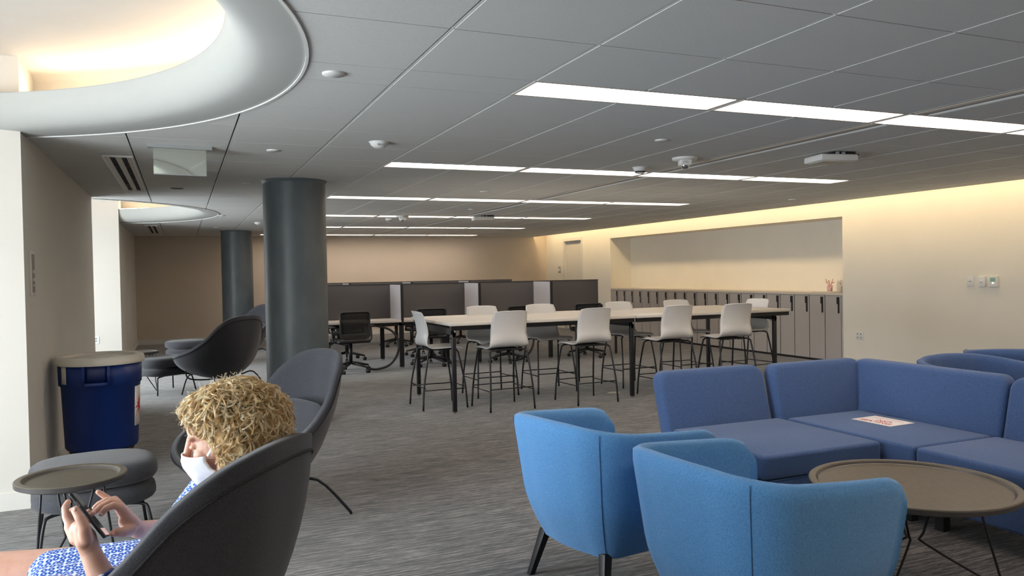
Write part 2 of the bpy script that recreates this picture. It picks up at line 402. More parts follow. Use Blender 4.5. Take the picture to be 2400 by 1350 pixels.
# ---- recessed light panels
ordn = ['first', 'second', 'third', 'fourth', 'fifth', 'sixth', 'seventh', 'eighth']
pos4 = ['leftmost', 'second from the left', 'third from the left', 'rightmost']
fx_ = thing('ceiling_light', '', 'light')
L_, W_ = 1.2192, .3048
fr = MB(); g = .006; e_ = .022
fr.box(g, L_-g, g, e_, 0, .045).box(g, L_-g, W_-e_, W_-g, 0, .045).box(g, e_, e_, W_-e_, 0, .045).box(L_-e_-.01, L_-g, e_, W_-e_, 0, .045)
fr.build('frame', m_fix, fx_); MB().box(e_, L_-e_-.01, e_, W_-e_, .034, .044).build('diffuser', m_panel, fx_)
freeze(fx_); first = True
for k, y0 in enumerate(rows):
    for j in range(4):
        rn = k-2
        where = ({-1: 'row just above the camera', -2: 'last row behind the camera'}[rn] if rn < 0 else ordn[rn]+' row from the camera')
        lab = 'white ceiling light panel, %s in the %s' % (pos4[j], where)
        o = fx_ if first else dup(fx_, None)
        first = False
        o.location = (1.544+L_*j, y0, H); tag(o, lab, 'light', 'recessed light panels')

# ---- columns
for cy, lab in ((7.56, 'thick round dark grey concrete column in front'), (15.81, 'round dark grey column farther back, left of the near one')):
    c_ = thing('round_column', lab, 'column', (1.0, cy, 0), 0, 'round columns')
    MB().lathe([(.285, 0), (.285, H-.03)], n=64).build('shaft', m_col, c_)
    MB().lathe([(.285, H-.03), (.292, H-.012), (.30, H-.006), (.30, H)], n=64).build('collar', m_col, c_)

# ---- door in the right wall
d_ = MB().box(XR+.06, XR+.11, 16.125, 16.995, 0, 2.115).build('door_1', m_wall); struct(d_)
MB().box(XR-.012, XR+.115, 16.06, 16.13, 0, 2.18).box(XR-.012, XR+.115, 16.99, 17.06, 0, 2.18).box(XR-.012, XR+.115, 16.13, 16.99, 2.11, 2.18).build('door_frame', m_base, d_)
MB().tube([(XR+.06, 16.9, 1.0), (XR, 16.9, 1.0), (XR, 16.78, 1.0)], .01).build('door_handle', m_chrome, d_)
cr_ = thing('card_reader', 'small grey and white card reader on the wall beside the far door', 'reader', (XR, 17.25, 1.43))
MB().box(-.03, 0, -.05, .05, -.08, .08).build('housing', m_grey, cr_, bevel=.005); MB().box(-.034, -.03, -.045, .045, -.035, .03).build('face', m_white, cr_)

# ================================================================== CEILING DEVICES
def disc(loc, r, lab, m=m_white, t_=.008):
    o = MB().lathe([(0, -t_), (r*.96, -t_), (r, -t_*.6), (r, 0)], n=32).build('ceiling_cover', m, loc=loc)
    return tag(o, lab, 'cover', 'flush round ceiling covers')
disc((.643, 3.496, H), .05, 'round white flush cover in the ceiling nearest the big light opening')
disc((.621, 5.743, H), .045, 'round flush ceiling cover right of the hanging mirrored sign')
disc((.595, 7.806, H), .045, 'round flush ceiling cover just left of the near column top')
disc((.563, 11.936, H), .045, 'small flush ceiling cover right of the far round light opening')
disc((.599, 14.764, H), .045, 'small flush ceiling cover just before the far column')
disc((3.06, 4.55, H), .045, 'round flush ceiling cover between the first two rows of lights')
disc((3.079, 7.999, H), .05, 'round flush ceiling cover between second and third rows of lights')
disc((7.351, 7.949, H), .05, 'round flush ceiling cover near the right ceiling edge')
disc((3.734, 10.206, H), .045, 'round flush ceiling cover between third and fourth rows of lights')
def smoke(loc, lab):
    o = thing('smoke_detector', lab, 'detector', loc, 0, 'ceiling detectors')
    MB().lathe([(0, -.012), (.062, -.012), (.065, 0)], n=32).build('base', m_white, o)
    MB().lathe([(.056, -.012), (.052, -.035), (.045, -.036)], n=32).build('housing', m_white, o)
    MB().lathe([(.045, -.036), (.043, -.047)], n=32).build('grille', m_dark, o)
    MB().lathe([(.043, -.047), (.03, -.055), (0, -.056)], n=32).build('cap', m_white, o)
    return o
smoke((3.681, 5.804, H), 'round smoke detector hanging in front of the second row of lights')
smoke((3.056, 12.146, H), 'distant smoke detector in front of the fifth row of lights')
dm = thing('dome_sensor', 'shallow white dome sensor on the ceiling in front of the second light row', 'detector', (1.248, 5.196, H))
MB().lathe([(0, -.004), (.068, -.004), (.068, 0)], n=32).build('base', m_white, dm)
MB().lathe([(.062, -.004), (.055, -.022), (.035, -.038), (0, -.044)], n=32).build('dome', m_white, dm)
MB().box(-.022, .0, -.056, -.05, -.028, -.018).box(.006, .022, -.056, -.05, -.028, -.018).build('print', m_grey, dm)
dm2 = thing('dome_sensor', 'tiny white sensor on the ceiling left of the near column', 'detector', (1.18, 13.322, H))
MB().lathe([(.06, 0), (.055, -.02), (.02, -.04), (0, -.042)], n=24).build('dome', m_white, dm2)
def text(name, body, size, m, parent, mtx, align='CENTER'):
    c = bpy.data.curves.new(name, 'FONT'); c.body = body; c.size = size; c.align_x = align; c.align_y = 'CENTER'; c.extrude = .0004; c.space_line = .85
    c.materials.append(m)
    t0 = bpy.data.objects.new('tmp', c); COL.objects.link(t0); dg = bpy.context.evaluated_depsgraph_get(); dg.update()
    me = bpy.data.meshes.new_from_object(t0.evaluated_get(dg)); bpy.data.objects.remove(t0)
    me.materials.clear(); me.materials.append(m)
    o = bpy.data.objects.new(name, me); COL.objects.link(o); o.parent = parent; o.matrix_local = mtx; return o
def strobe(loc, lab, txt=True):
    o = thing('fire_strobe', lab, 'alarm', loc, -.35, 'fire strobes')
    MB().lathe([(0, -.018), (.098, -.018), (.10, -.012), (.10, 0)], n=40).build('base', m_white, o)
    MB().box(-.045, .045, -.045, .045, -.062, -.018).build('housing', m_white, o, bevel=.006)
    MB().lathe([(0, -.09), (.02, -.088), (.034, -.075), (.036, -.062)], n=20).build('lens', m_chrome, o)
    if txt: text('lettering', 'FIRE', .024, m_grey, o, Matrix.Translation((-.004, -.0462, -.038)) @ Matrix.Rotation(PI/2, 4, 'X'))
strobe((3.73, 5.219, H), 'white ceiling fire strobe with lettering beside the long air slot')
strobe((3.12, 11.6, H), 'distant ceiling strobe in front of the fifth row of lights', False)
def ap(loc, lab):
    o = thing('ceiling_box', lab, 'device', loc, -.2, 'white boxes hung under the ceiling')
    MB().box(-.16, .16, -.12, .12, -.075, -.025).build('housing', m_white, o, bevel=.012)
    MB().box(-.13, .13, -.09, .09, -.079, -.075).build('bottom_panel', m_lid, o)
    MB().box(-.02, .16, -.08, .06, -.025, 0).build('bracket', m_blackp, o)
    MB().box(-.02, .0, -.11, -.09, -.03, -.008).box(.03, .05, -.11, -.09, -.03, -.008).build('clip', m_grey, o)
    MB().tube([(.1, -.05, -.01), (.15, -.09, -.02), (.17, -.11, -.03)], .004, 6).build('cable', m_black, o)
ap((4.70, 4.66, H), 'white box with black bracket hung from ceiling right of the air slot')
ap((4.32, 11.3, H), 'distant white box hung from the ceiling before the fifth light row')
# hanging mirrored sign
es = thing('hanging_sign', 'mirrored glass panel hanging from a grey ceiling rail', 'sign', (.015, 5.727, H), .1)
MB().box(-.20, .20, -.03, .03, -.022, 0).build('rail', m_grey, es)
MB().box(-.165, .165, -.004, .004, -.195, -.022).build('panel', m_mirr, es)
MB().box(-.165, .165, -.0055, .0055, -.199, -.193).build('edge_strip', m_grey, es)
# two-slot diffusers
def diff(x, y0, ln, lab):
    o = thing('air_diffuser', lab, 'vent', (x, y0, H), 0, 'two-slot ceiling vents')
    W = .20
    f = MB().box(0, .008, 0, ln, -.012, 0).box(W-.012, W, 0, ln, -.012, 0).box(0, W, -.01, 0, -.012, 0).box(0, W, ln, ln+.01, -.012, 0)
    f.build('frame', m_white, o)
    MB().box(.008, W-.012, 0, ln, -.004, -.001).build('dark_fill', m_dark, o)  # shallow black sheet in place of the slots' shaded depth
    for a, b_ in ((.008, .045), (.083, .122), (.158, W-.012)): MB().box(a, b_, 0, ln, -.011, -.004).build('blade', m_lid, o)
    n = 5
    for i in range(n+1):
        yy = .06+(ln-.14)*i/n
        MB().box(.045, .083, yy, yy+.02, -.009, -.004).box(.122, .158, yy, yy+.02, -.009, -.004).build('bridge', m_blackp, o)
diff(-.50, 6.31, 2.32, 'two-slot ceiling vent nearest, beside the left pier')
diff(-.535, 14.3, 2.35, 'two-slot ceiling vent far away past the second round opening')
sp = thing('ceiling_recess', 'small dark rectangular recess in the ceiling beyond the mirrored sign', 'light', (-.013, 8.411, H))  # small dark opening set in the ceiling
MB().box(-.06, .06, -.04, .04, -.006, 0).build('frame', m_grey, sp); MB().box(-.045, .045, -.025, .025, -.008, -.005).build('lens', m_dark, sp)

# ---- wall devices
def plate(loc, w_, h_, d__, lab, name='wall_plate', cat='switch'):
    o = thing(name, lab, cat, loc)
    MB().box(-d__, 0, -w_/2, w_/2, -h_/2, h_/2).build('housing', m_white, o, bevel=.004)
    return o
s1 = plate((XR, 6.39, 1.175), .085, .12, .01, 'flat white light switch on right wall, leftmost of the three wall controls')
MB().box(-.013, -.010, -.018, .018, -.006, -.001).box(-.013, -.010, -.018, .018, .003, .008).build('rocker', m_grey, s1)
s2 = plate((XR, 6.235, 1.175), .085, .125, .03, 'white dimmer with round knob, middle one of the three wall controls', 'dimmer_switch')
MB().lathe([(0, .012), (.018, .012), (.02, 0)], n=20).build('knob', m_white, s2).matrix_local = Matrix.Translation((-.03, 0, 0)) @ Matrix.Rotation(-PI/2, 4, 'Y')
s3 = plate((XR, 6.09, 1.175), .10, .125, .035, 'white thermostat with pale green screen, rightmost of the wall controls', 'thermostat', 'thermostat')
MB().box(-.037, -.035, -.03, .035, .0, .045).build('screen', mat('lcd', (.28, .48, .38), .3), s3)
MB().box(-.037, -.035, -.01, .012, -.022, -.012).build('button', mat('indicator', (.9, .95, .9), .3, emit=1.5), s3)
s4 = plate((XR, 8.04, .42), .12, .115, .008, 'white double outlet low on the right wall beside the lockers', 'wall_outlet', 'outlet')
for a in (-.028, .028):
    for b_ in (-.024, .024): MB().box(-.010, -.008, a-.01, a+.01, b_-.012, b_+.012).build('socket', m_grey, s4)
s5 = thing('wall_outlet', 'small white outlet on the end face of the far pier', 'outlet', (-1.215, 13.5, .455))
MB().box(-.045, .045, -.008, 0, -.06, .06).build('cover', m_white, s5, bevel=.003); MB().box(-.015, .015, -.010, -.008, -.03, -.008).box(-.015, .015, -.010, -.008, .008, .03).build('socket', m_grey, s5)
s6 = thing('wall_sign', 'tall narrow beige plate on the near left pier', 'plate', (XL, 5.70, 1.42))
MB().box(0, .012, -.06, .06, -.14, .14).build('frame', m_base, s6, bevel=.003); MB().box(.012, .014, -.045, .045, -.12, .12).build('face', m_lockg, s6)
MB().box(.014, .016, -.035, .035, -.05, -.03).box(.014, .016, -.035, .035, .0, .02).box(.014, .016, -.035, .035, -.08, -.07).build('print', m_lid, s6)

# ================================================================== LOCKERS
ND = 21; DW = (NY1-NY0-.04)/ND; LH = 1.0
for i in range(ND):
    y0 = NY0+.03+DW*i
    lab = 'tall narrow grey locker, %s from the right end of the row' % (['first', 'second', 'third', 'fourth', 'fifth', 'sixth', 'seventh', 'eighth', 'ninth', 'tenth', 'eleventh', 'twelfth', 'thirteenth', 'fourteenth', 'fifteenth', 'sixteenth', 'seventeenth', 'eighteenth', 'nineteenth', 'twentieth', 'twenty-first'][i])
    if i == 0:
        lk = thing('locker', lab, 'locker', (XR, y0, 0), 0, 'grey lockers in the wall niche')
        MB().box(.03, .50, .0, DW, .03, LH-.03).build('body', m_lockg, lk)
        MB().box(.0, .028, .008, DW-.008, .035, LH-.035).build('door', m_lock, lk)
        dr = [k for k in bpy.data.objects if k.parent == lk and k.name.startswith('door')][0]
        MB().box(-.004, .002, .035, .085, LH-.155, LH-.055).box(-.010, .002, .035, .058, LH-.285, LH-.055).build('handle', m_black, dr)
        MB().box(.02, .5, 0, DW, 0, .03).build('plinth', m_dark, lk)
        freeze(lk)
    else: dup(lk, lab, (XR, y0, 0))
ct = MB().box(XR-.005, XR+.52, NY0+.002, NY1-.002, LH-.03, LH+.005).build('locker_worktop', m_top)
tag(ct, 'long cream worktop lying over the row of lockers', 'worktop')
ep = MB().box(XR, XR+.5, NY0+.002, NY0+.028, 0, LH-.03).build('end_panel', m_lock); tag(ep, 'narrow grey end panel closing the right end of the lockers', 'panel')
# things on the worktop
zt = LH+.005
tr_ = MB().box(-.14, .14, -.2, .2, 0, .012).build('tray', m_top, loc=(XR+.2, 8.78, zt), bevel=.004); tag(tr_, 'flat cream tray on the worktop end', 'tray')
cp = thing('patterned_cup', 'small pink and white patterned cup with pink sprigs on the tray', 'cup', (XR+.14, 8.71, zt+.012))
MB().lathe([(0, 0), (.035, 0), (.042, .09), (.040, .09), (.034, .004)], n=20).build('bowl', noisy('cup_print', (.75, .25, .28), (.85, .75, .72), (60, 60, 60), .4), cp)
for k in range(7):
    a = k*.9; MB().tube([(0, 0, .05), (.02*math.cos(a), .03*math.sin(a), .11), (.05*math.cos(a), .07*math.sin(a), .14+.02*(k % 3))], [.003, .004, .007], 5).build('sprig', mat('pink_sprig', (.72, .35, .32), .7), cp)
pb = MB().grid(lambda u, v: Vector(((.05+.015*math.sin(u*40+v*9))*math.cos(2*PI*u)*(1-.4*v), (.07+.012*math.sin(u*31+v*7))*math.sin(2*PI*u)*(1-.3*v*v), .17*v+.01*math.sin(u*25))), 30, 8, wrapu=True).build('paper_bag', m_top, loc=(XR+.22, 8.58, zt))
tag(pb, 'crumpled cream bag standing behind the small bottle', 'bag')
bo = thing('pump_bottle', 'small pale bottle with dark pump at the worktop end', 'bottle', (XR+.1, 8.47, zt))
MB().lathe([(0, 0), (.028, 0), (.028, .09), (.022, .105), (.012, .112), (.012, .12)], n=20).build('bottle_body', m_lid, bo); MB().tube([(0, 0, .12), (0, 0, .14), (-.02, 0, .145)], .005, 6).build('pump', m_grey, bo)

# ================================================================== COUNTER TABLES AND STOOLS
TZ = .89
def ctable(x0, x1, y0, y1, lab, lx):
    o = thing('counter_table', lab, 'table', (x0, y0, 0), 0, 'counter-height tables'); L = x1-x0; D = y1-y0
    MB().box(.002, L-.002, 0, D, TZ-.03, TZ).build('tabletop', m_lam, o, bevel=.003, seg=2)
    MB().box(.02, L-.004, .03, .06, TZ-.075, TZ-.03).build('side_rail', m_black, o); MB().box(.02, L-.004, D-.06, D-.03, TZ-.075, TZ-.03).build('side_rail', m_black, o)
    for x in lx:
        MB().box(x-.02, x+.02, .05, D-.05, TZ-.12, TZ-.06).build('cross_rail', m_black, o)
        MB().add([(x-.03, .06, TZ-.035), (x+.03, .06, TZ-.035), (x, .02, TZ-.10)], [(0, 1, 2)]).box(x-.012, x+.012, .05, .13, TZ-.14, TZ-.035).build('bracket', m_grey, o)
        for y in (.07, D-.07):
            lg = MB().box(x-.02, x+.02, y-.02, y+.02, .012, TZ-.07).build('leg', m_black, o, bevel=.004)
            MB().lathe([(0, 0), (.014, 0), (.012, .012)], (x, y, 0), 12).build('foot', m_chrome, lg)
    return o
ctable(2.40, 4.50, 7.22, 8.62, 'long white-topped counter table on black legs, left of the two pushed together', (.055, 2.085))
ctable(4.50, 6.62, 7.20, 8.60, 'long white-topped counter table on black legs, right of the two, nearer the lockers', (1.93,))

st = thing('counter_stool', '', 'stool', (0, 0, 0), 0, 'white counter stools')
prof = [(.215, .605), (.20, .622), (.15, .634), (.05, .632), (-.06, .628), (-.12, .632), (-.165, .655), (-.185, .70), (-.19, .76), (-.200, .84), (-.222, .92), (-.245, .985), (-.252, .992)]
pr_ = spline([(0, a, b_) for a, b_ in prof], 3)
def sh(u, v):
    k = v*(len(pr_)-1); i = min(int(k), len(pr_)-2); p = pr_[i].lerp(pr_[i+1], k-i)
    x = (u-.5)*2; back = max(0, min(1, (p.z-.66)/.1)); top = max(0, (p.z-.80)/.19)
    hw = .215-.012*back-.006*math.sin(max(0, min(1, (p.z-.66)/.3))*PI)-.022*max(0, top)**2
    if v < .1: hw -= .02*(1-v/.1)**2
    q = p.copy(); q.x = x*hw
    q.z += (1-back)*(.018*(abs(x)**3)*-.6)
    if p.z > .95: q.z -= .012*abs(x)**4
    q.y += back*.035*x*x*1.0
    return q
MB().grid(sh, 12, 36).build('seat_shell', m_shell, st, solid=.009)
fr = MB()
fr.box(-.15, .15, -.13, .13, .592, .612).build('seat_bracket', m_blackp, st, bevel=.01)
for s in (-1, 1):
    for (yt, yb) in ((.13, .235), (-.13, -.235)):
        MB().tube(spline([(s*.05, yt, .600), (s*.16, yt*1.05, .600), (s*.195, yt*1.15, .585), (s*.208, yt*1.25, .54), (s*.232, yb*.92, .25), (s*.245, yb, .0)], 4), .0095, 8).build('leg', m_black, st)
def legx(z): return .208+(.245-.208)*(.54-z)/.54
def legy(z, b_): return b_*(.163+(.235-.163)*(.54-z)/.54)
MB().tube([(-legx(.22), legy(.22, 1), .22), (legx(.22), legy(.22, 1), .22)], .006, 6).build('footrest', m_black, st)
MB().tube([(-legx(.22), legy(.22, -1), .22), (legx(.22), legy(.22, -1), .22)], .006, 6).build('footrest', m_black, st)
for s in (-1, 1): MB().tube([(s*legx(.2), -legy(.2, 1), .2), (s*legx(.2), legy(.2, 1), .2)], .006, 6).build('side_rail', m_black, st)
freeze(st)
# facing = local +y ; angle given as rotation from +y
stools = [(2.44, 7.78, -90, 'white counter stool at the left end of the table, seen from its side'),
          (3.00, 7.37, 3, 'white counter stool on the near side of the table, leftmost with back to the camera'),
          (3.93, 7.31, 4, 'white counter stool on the near side, left of the middle table leg'),
          (4.90, 7.22, 2, 'white counter stool on the near side, just right of the middle table leg'),
          (5.62, 7.12, -2, 'white counter stool on the near side, rightmost with back to the camera'),
          (3.20, 8.24, 182, 'white counter stool across the table, farthest left'),
          (3.91, 8.18, 180, 'white counter stool across the table, second from the left'),
          (4.95, 8.11, 183, 'white counter stool across the table, in front of the first lockers'),
          (5.76, 8.08, 180, 'white counter stool across the table, fourth from the left'),
          (6.45, 7.80, 95, 'white counter stool at the right end of the table')]
for i, (x, y, a, lab) in enumerate(stools):
    if i == 0: st.location = (x, y, 0); st.rotation_euler.z = math.radians(a); st['label'] = lab
    else: dup(st, lab, (x, y, 0), math.radians(a))
db = MB().lathe([(0, .004), (.05, .003), (.06, 0)], n=12, sx=1.3).build('paper_scrap', m_lid, loc=(4.467, 7.66, 0)); tag(db, 'small tan scrap on the carpet under the counter table', 'scrap')

# ================================================================== DESK BENCHES
DZ = .705; PT = 1.225
def bench(y0, ysp, xa, n, where, back=True):
    d = ysp-y0
    for k in range(n):
        x0 = xa+1.215*k
        for side in ((0, 1) if back else (0,)):
            o = thing('desk', 'white-topped desk with black legs, %s, %s of the %s' % (['leftmost', 'second from left', 'third from left', 'rightmost'][k+4-n], 'near side' if side == 0 else 'far side', where), 'desk', (x0, ysp, 0), PI if side else 0, 'bench desks')
            if side: o.location.x = x0+1.215
            MB().box(.005, 1.21, -d, -.03, DZ-.028, DZ).build('desktop', m_lam, o)
            MB().box(.05, 1.17, -d+.06, -d+.09, DZ-.085, DZ-.028).box(.05, 1.17, -.12, -.08, DZ-.085, DZ-.028).build('under_frame', m_black, o)
            for x in (.0, 1.18):
                lg = MB().box(x, x+.03, -d+.05, -d+.08, .015, DZ-.028).box(x, x+.03, -d+.05, -.03, DZ-.075, DZ-.03).build('leg', m_black, o)
                MB().lathe([(0, 0), (.013, 0), (.01, .015)], (x+.015, -d+.065, 0), 10).build('foot', m_chrome, lg)
            MB().box(.45, .75, -.25, -.1, DZ-.13, DZ-.085).build('cable_tray', m_blackp, o)
        sp_ = thing('desk_screen', 'dark grey fabric privacy screen, %s on the %s' % (['leftmost', 'second from left', 'third from left', 'rightmost'][k+4-n], where), 'screen', (x0, ysp, 0), 0, 'fabric desk screens')
        MB().box(.006, 1.209, -.02, .02, DZ-.05, PT).build('panel', m_part, sp_, bevel=.005, seg=2)
        MB().box(.0, 1.215, -.022, .022, PT, PT+.008).build('top_trim', m_blackp, sp_)
    for k in range(n):
        x0 = xa+1.215*k
        dv = thing('desk_divider', 'pale fabric side divider with black end post, %s on the %s' % (['leftmost', 'second from left', 'third from left', 'rightmost'][k+4-n], where), 'divider', (x0, ysp, 0), 0, 'desk side dividers')
        MB().box(-.014, .014, -d+.025, -.02, DZ, PT-.003).build('panel', m_partl, dv)
        MB().box(-.018, .018, -d, -d+.025, DZ-.05, PT).build('end_post', m_blackp, dv)
        if back:
            MB().box(-.014, .014, .02, d-.025, DZ, PT-.003).build('panel', m_partl, dv); MB().box(-.018, .018, d-.025, d, DZ-.05, PT).build('end_post', m_blackp, dv)
bench(11.15, 11.83, 1.76, 4, 'front bench')
bench(14.95, 15.63, 1.76, 4, 'back bench')
pc = MB().box(-.06, .06, -.05, .05, 0, DZ-.1).build('power_column', m_black, loc=(3.78, 11.65, 0), bevel=.01); tag(pc, 'thick black power column under the front bench', 'power column')

# ---- task chairs
tk = thing('task_chair', '', 'chair', (0, 0, 0), 0, 'black mesh office chairs')
BH = .86
MB().box(-.235, .235, -.22, .24, .42, .475).build('seat', m_blackp, tk, bevel=.025)
bkf = MB()
def bp_(s, z): return (s*(.205+.012*(z-.5)), -.235-.06*(z-.45)+.02*math.sin((z-.5)*6), z)
ring = [bp_(-1, .52), bp_(-1, .70), bp_(-1, BH-.02), (-.18, bp_(1, BH)[1], BH), (.18, bp_(1, BH)[1], BH), bp_(1, BH-.02), bp_(1, .70), bp_(1, .52), (.15, -.235, .49), (-.15, -.235, .49)]
bkf.tube(ring, .014, 6, closed=True).build('back_frame', m_blackp, tk)
MB().grid(lambda u, v: Vector(((u-.5)*.41, bp_(1, .5+v*(BH-.51))[1], .5+v*(BH-.51))), 4, 6).build('mesh_back', m_mesh, tk, solid=.003)
MB().box(-.2, .2, -.245, -.225, .49, .56).build('back_bar', m_blackp, tk, bevel=.008)
for s in (-1, 1):
    MB().tube(spline([(s*.20, -.1, .44), (s*.27, -.1, .45), (s*.285, -.08, .55), (s*.285, -.05, .64)], 3), .014, 6).build('arm_post', m_blackp, tk)
    MB().box(s*.285-.035, s*.285+.035, -.16, .12, .64, .662).build('arm_pad', m_blackp, tk, bevel=.008)
MB().tube([(0, 0, .12), (0, 0, .42)], .026, 12).build('gas_lift', m_black, tk)
for k in range(5):
    a = 2*PI*k/5+.3; ca, sa = math.cos(a), math.sin(a)
    lg = MB().tube([(ca*.02, sa*.02, .13), (ca*.16, sa*.16, .105), (ca*.30, sa*.30, .075)], [.024, .02, .013], 6).build('base_arm', m_blackp, tk)
    cs = MB()
    for s in (-1, 1):
        c0 = Vector((ca*.30-sa*.014*s, sa*.30+ca*.014*s, .027)); dd = Vector((-sa, ca, 0))*.008
        cs.tube([c0-dd, c0+dd], .027, 12)
    cs.tube([(ca*.3, sa*.3, .03), (ca*.3, sa*.3, .07)], .007, 6)
    cs.build('caster', m_blackp, lg)
freeze(tk)
tcs = [(2.2, 11.12, 6, 'black mesh office chair at the front bench beside the near column'),
       (3.45, 11.3, -14, 'black mesh office chair at the second desk of the front bench'),
       (4.62, 11.1, 20, 'black mesh office chair at the third desk of the front bench'),
       (6.0, 11.1, -20, 'black mesh office chair at the right end of the front bench'),
       (2.45, 12.7, 170, 'black mesh office chair behind the front bench, leftmost'),
       (3.75, 12.75, 200, 'black mesh office chair behind the front bench, second'),
       (5.0, 12.7, 175, 'black mesh office chair behind the front bench, third'),
       (2.6, 14.7, 10, 'black mesh office chair at the back bench, leftmost'),
       (3.8, 14.75, -10, 'black mesh office chair at the back bench, second'),
       (5.1, 14.7, 8, 'black mesh office chair at the back bench, third')]
for i, (x, y, a, lab) in enumerate(tcs):
    if i == 0: tk.location = (x, y, 0); tk.rotation_euler.z = math.radians(a); tk['label'] = lab
    else: dup(tk, lab, (x, y, 0), math.radians(a))
for i, (dx, lab) in enumerate(((0, 'black looped cable hanging from the leftmost front desk'), (2.15, 'black looped cable hanging from the third front desk'))):
    cbl = MB().tube(spline([(2.42+dx, 11.25, .66), (2.62+dx, 11.18, .63), (2.80+dx, 11.12, .56), (2.89+dx, 11.08, .40), (2.86+dx, 11.05, .22), (2.74+dx, 11.02, .08), (2.55+dx, 11.0, .03), (2.42+dx, 10.98, .05)], 5), .016, 8).build('looped_cable', m_black); tag(cbl, lab, 'cable')

# ================================================================== LOUNGE CHAIRS (charcoal)
RIM = [(0, -.437, .928), (.127, -.428, .921), (.241, -.380, .887), (.322, -.303, .815), (.401, -.196, .682), (.480, -.038, .566), (.520, .132, .503), (.503, .26, .460), (.423, .348, .420), (.298, .41, .392), (.144, .448, .376), (0, .456, .374)]
rimfull = [Vector(p) for p in RIM]+[Vector((-x, y, z)) for x, y, z in RIM[-2:0:-1]]
rimS = spline(rimfull, 4, closed=True)
NR = len(rimS)
BC = Vector((0, -.02, .165))
def shell(u, v):
    P = rimS[int(round(u*NR)) % NR]
    backness = max(0, (P.z-.55)/.37); front = max(0, min(1, P.y/.45))
    K = Vector((P.x*(.98-.10*backness), P.y*(1.0 if P.y > 0 else 1.02)-.0, .215+.22*backness))
    if front > .5: K = Vector((P.x*.97, P.y*.97, .24))
    C1 = P.lerp(K, .6)+Vector((0, 0, 0)); C2 = K.lerp(BC, .35); C2.z = min(C2.z, .195)
    t_ = v
    return P*(1-t_)**3+C1*3*t_*(1-t_)**2+C2*3*t_*t_*(1-t_)+BC*t_**3
wc = thing('lounge_chair', '', 'armchair', (0, 0, 0), 0, 'charcoal lounge chairs')
s_ = MB().grid(shell, NR, 14, wrapu=True); so = s_.build('shell', m_char, wc, solid=.034, soff=1)
# piping a little below the rim, on the outside
MB().tube([p+Vector((p.x*.004, p.y*.004, -.004)) for p in [shell(i/NR, .05) for i in range(NR)]], .0045, 5, closed=True).build('piping', m_charb, so)
def cush(cx, cy, cz, a, b_, h, e=2.6, n=28, mseg=12, tilt=0., name='seat_cushion', m=m_char, parent=None):
    R_ = Matrix.Rotation(tilt, 4, 'X')
    def f(u, v):
        th = 2*PI*u; ph = -PI/2+PI*v
        sg = lambda q, p: math.copysign(abs(q)**p, q)
        r = abs(math.cos(ph))**.28
        return Vector((cx, cy, cz))+R_ @ Vector((a*r*sg(math.cos(th), 2/e), b_*r*sg(math.sin(th), 2/e), h*sg(math.sin(ph), .62)))
    return MB().grid(f, n, mseg, wrapu=True).build(name, m, parent)
cush(0, .12, .325, .345, .27, .060, 3, parent=wc)
cush(0, -.215, .50, .27, .145, .035, 3.2, tilt=-1.12, name='back_cushion', parent=wc)
# steel rod frame: four legs and one low hoop
for s in (-1, 1):
    MB().tube(spline([(s*.22, .08, .225), (s*.34, .20, .235), (s*.36, .30, .03), (s*.355, .31, .005)], 4), .0085, 8).build('leg', m_black, wc)
    MB().tube(spline([(s*.20, -.06, .20), (s*.29, -.17, .225), (s*.34, -.335, .03), (s*.34, -.345, .005)], 4), .0085, 8).build('leg', m_black, wc)
MB().tube(spline([(-.42, .12, .40), (-.41, .16, .30), (-.33, .20, .19), (0, .20, .15), (.33, .20, .19), (.41, .16, .30), (.42, .12, .40)], 4), .0085, 8).build('hoop', m_black, wc)
freeze(wc)
WCH = [(-.096, 2.434, 144.3, 'charcoal lounge chair nearest the camera with the curly-haired person seated in it'),
       (.418, 4.671, 201.8, 'empty charcoal lounge chair facing the camera, behind the curly-haired person'),
       (.455, 9.95, 126, 'dark lounge chair seen from behind, left of the near column'),
       (.92, 13.2, 207, 'distant lounge chair half hidden behind the near column')]
for i, (x, y, a, lab) in enumerate(WCH):
    if i == 0: wc.location = (x, y, 0); wc.rotation_euler.z = math.radians(a-90); wc['label'] = lab
    else: dup(wc, lab, (x, y, 0), math.radians(a-90))
# ottomans
ot = thing('ottoman', '', 'ottoman', (0, 0, 0), 0, 'charcoal ottomans')
cush(0, 0, .26, .29, .25, .05, 2.8, name='base_shell', parent=ot)
cs_ = cush(0, 0, .375, .30, .26, .062, 2.8, name='top_cushion', parent=ot)
MB().lathe([(.20, .305), (.20, .33)], n=24).build('spacer', m_charb, ot)
def otl(sx_, sy_): return MB().tube(spline([(sx_*.12, sy_*.15, .215), (sx_*.21, sy_*.17, .205), (sx_*.235, sy_*.19, .17), (sx_*.26, sy_*.22, .005)], 4), .0085, 8)
for a in (-1, 1):
    for b_ in (-1, 1):
        lg = otl(a, b_).build('leg', m_black, ot); MB().lathe([(0, 0), (.012, 0), (.011, .006)], (a*.26, b_*.22, 0), 10).build('glide', m_chrome, lg)
freeze(ot)
for i, (x, y, a, lab) in enumerate([(-.44, 4.62, 8, 'charcoal ottoman in front of the blue bin, behind the small round table'),
                                    (-.20, 10.35, 36, 'charcoal ottoman just beyond the blue bin'),
                                    (.06, 12.9, 20, 'distant charcoal ottoman left of the dark lounge chair')]):
    if i == 0: ot.location = (x, y, 0); ot.rotation_euler.z = math.radians(a); ot['label'] = lab
    else: dup(ot, lab, (x, y, 0), math.radians(a))
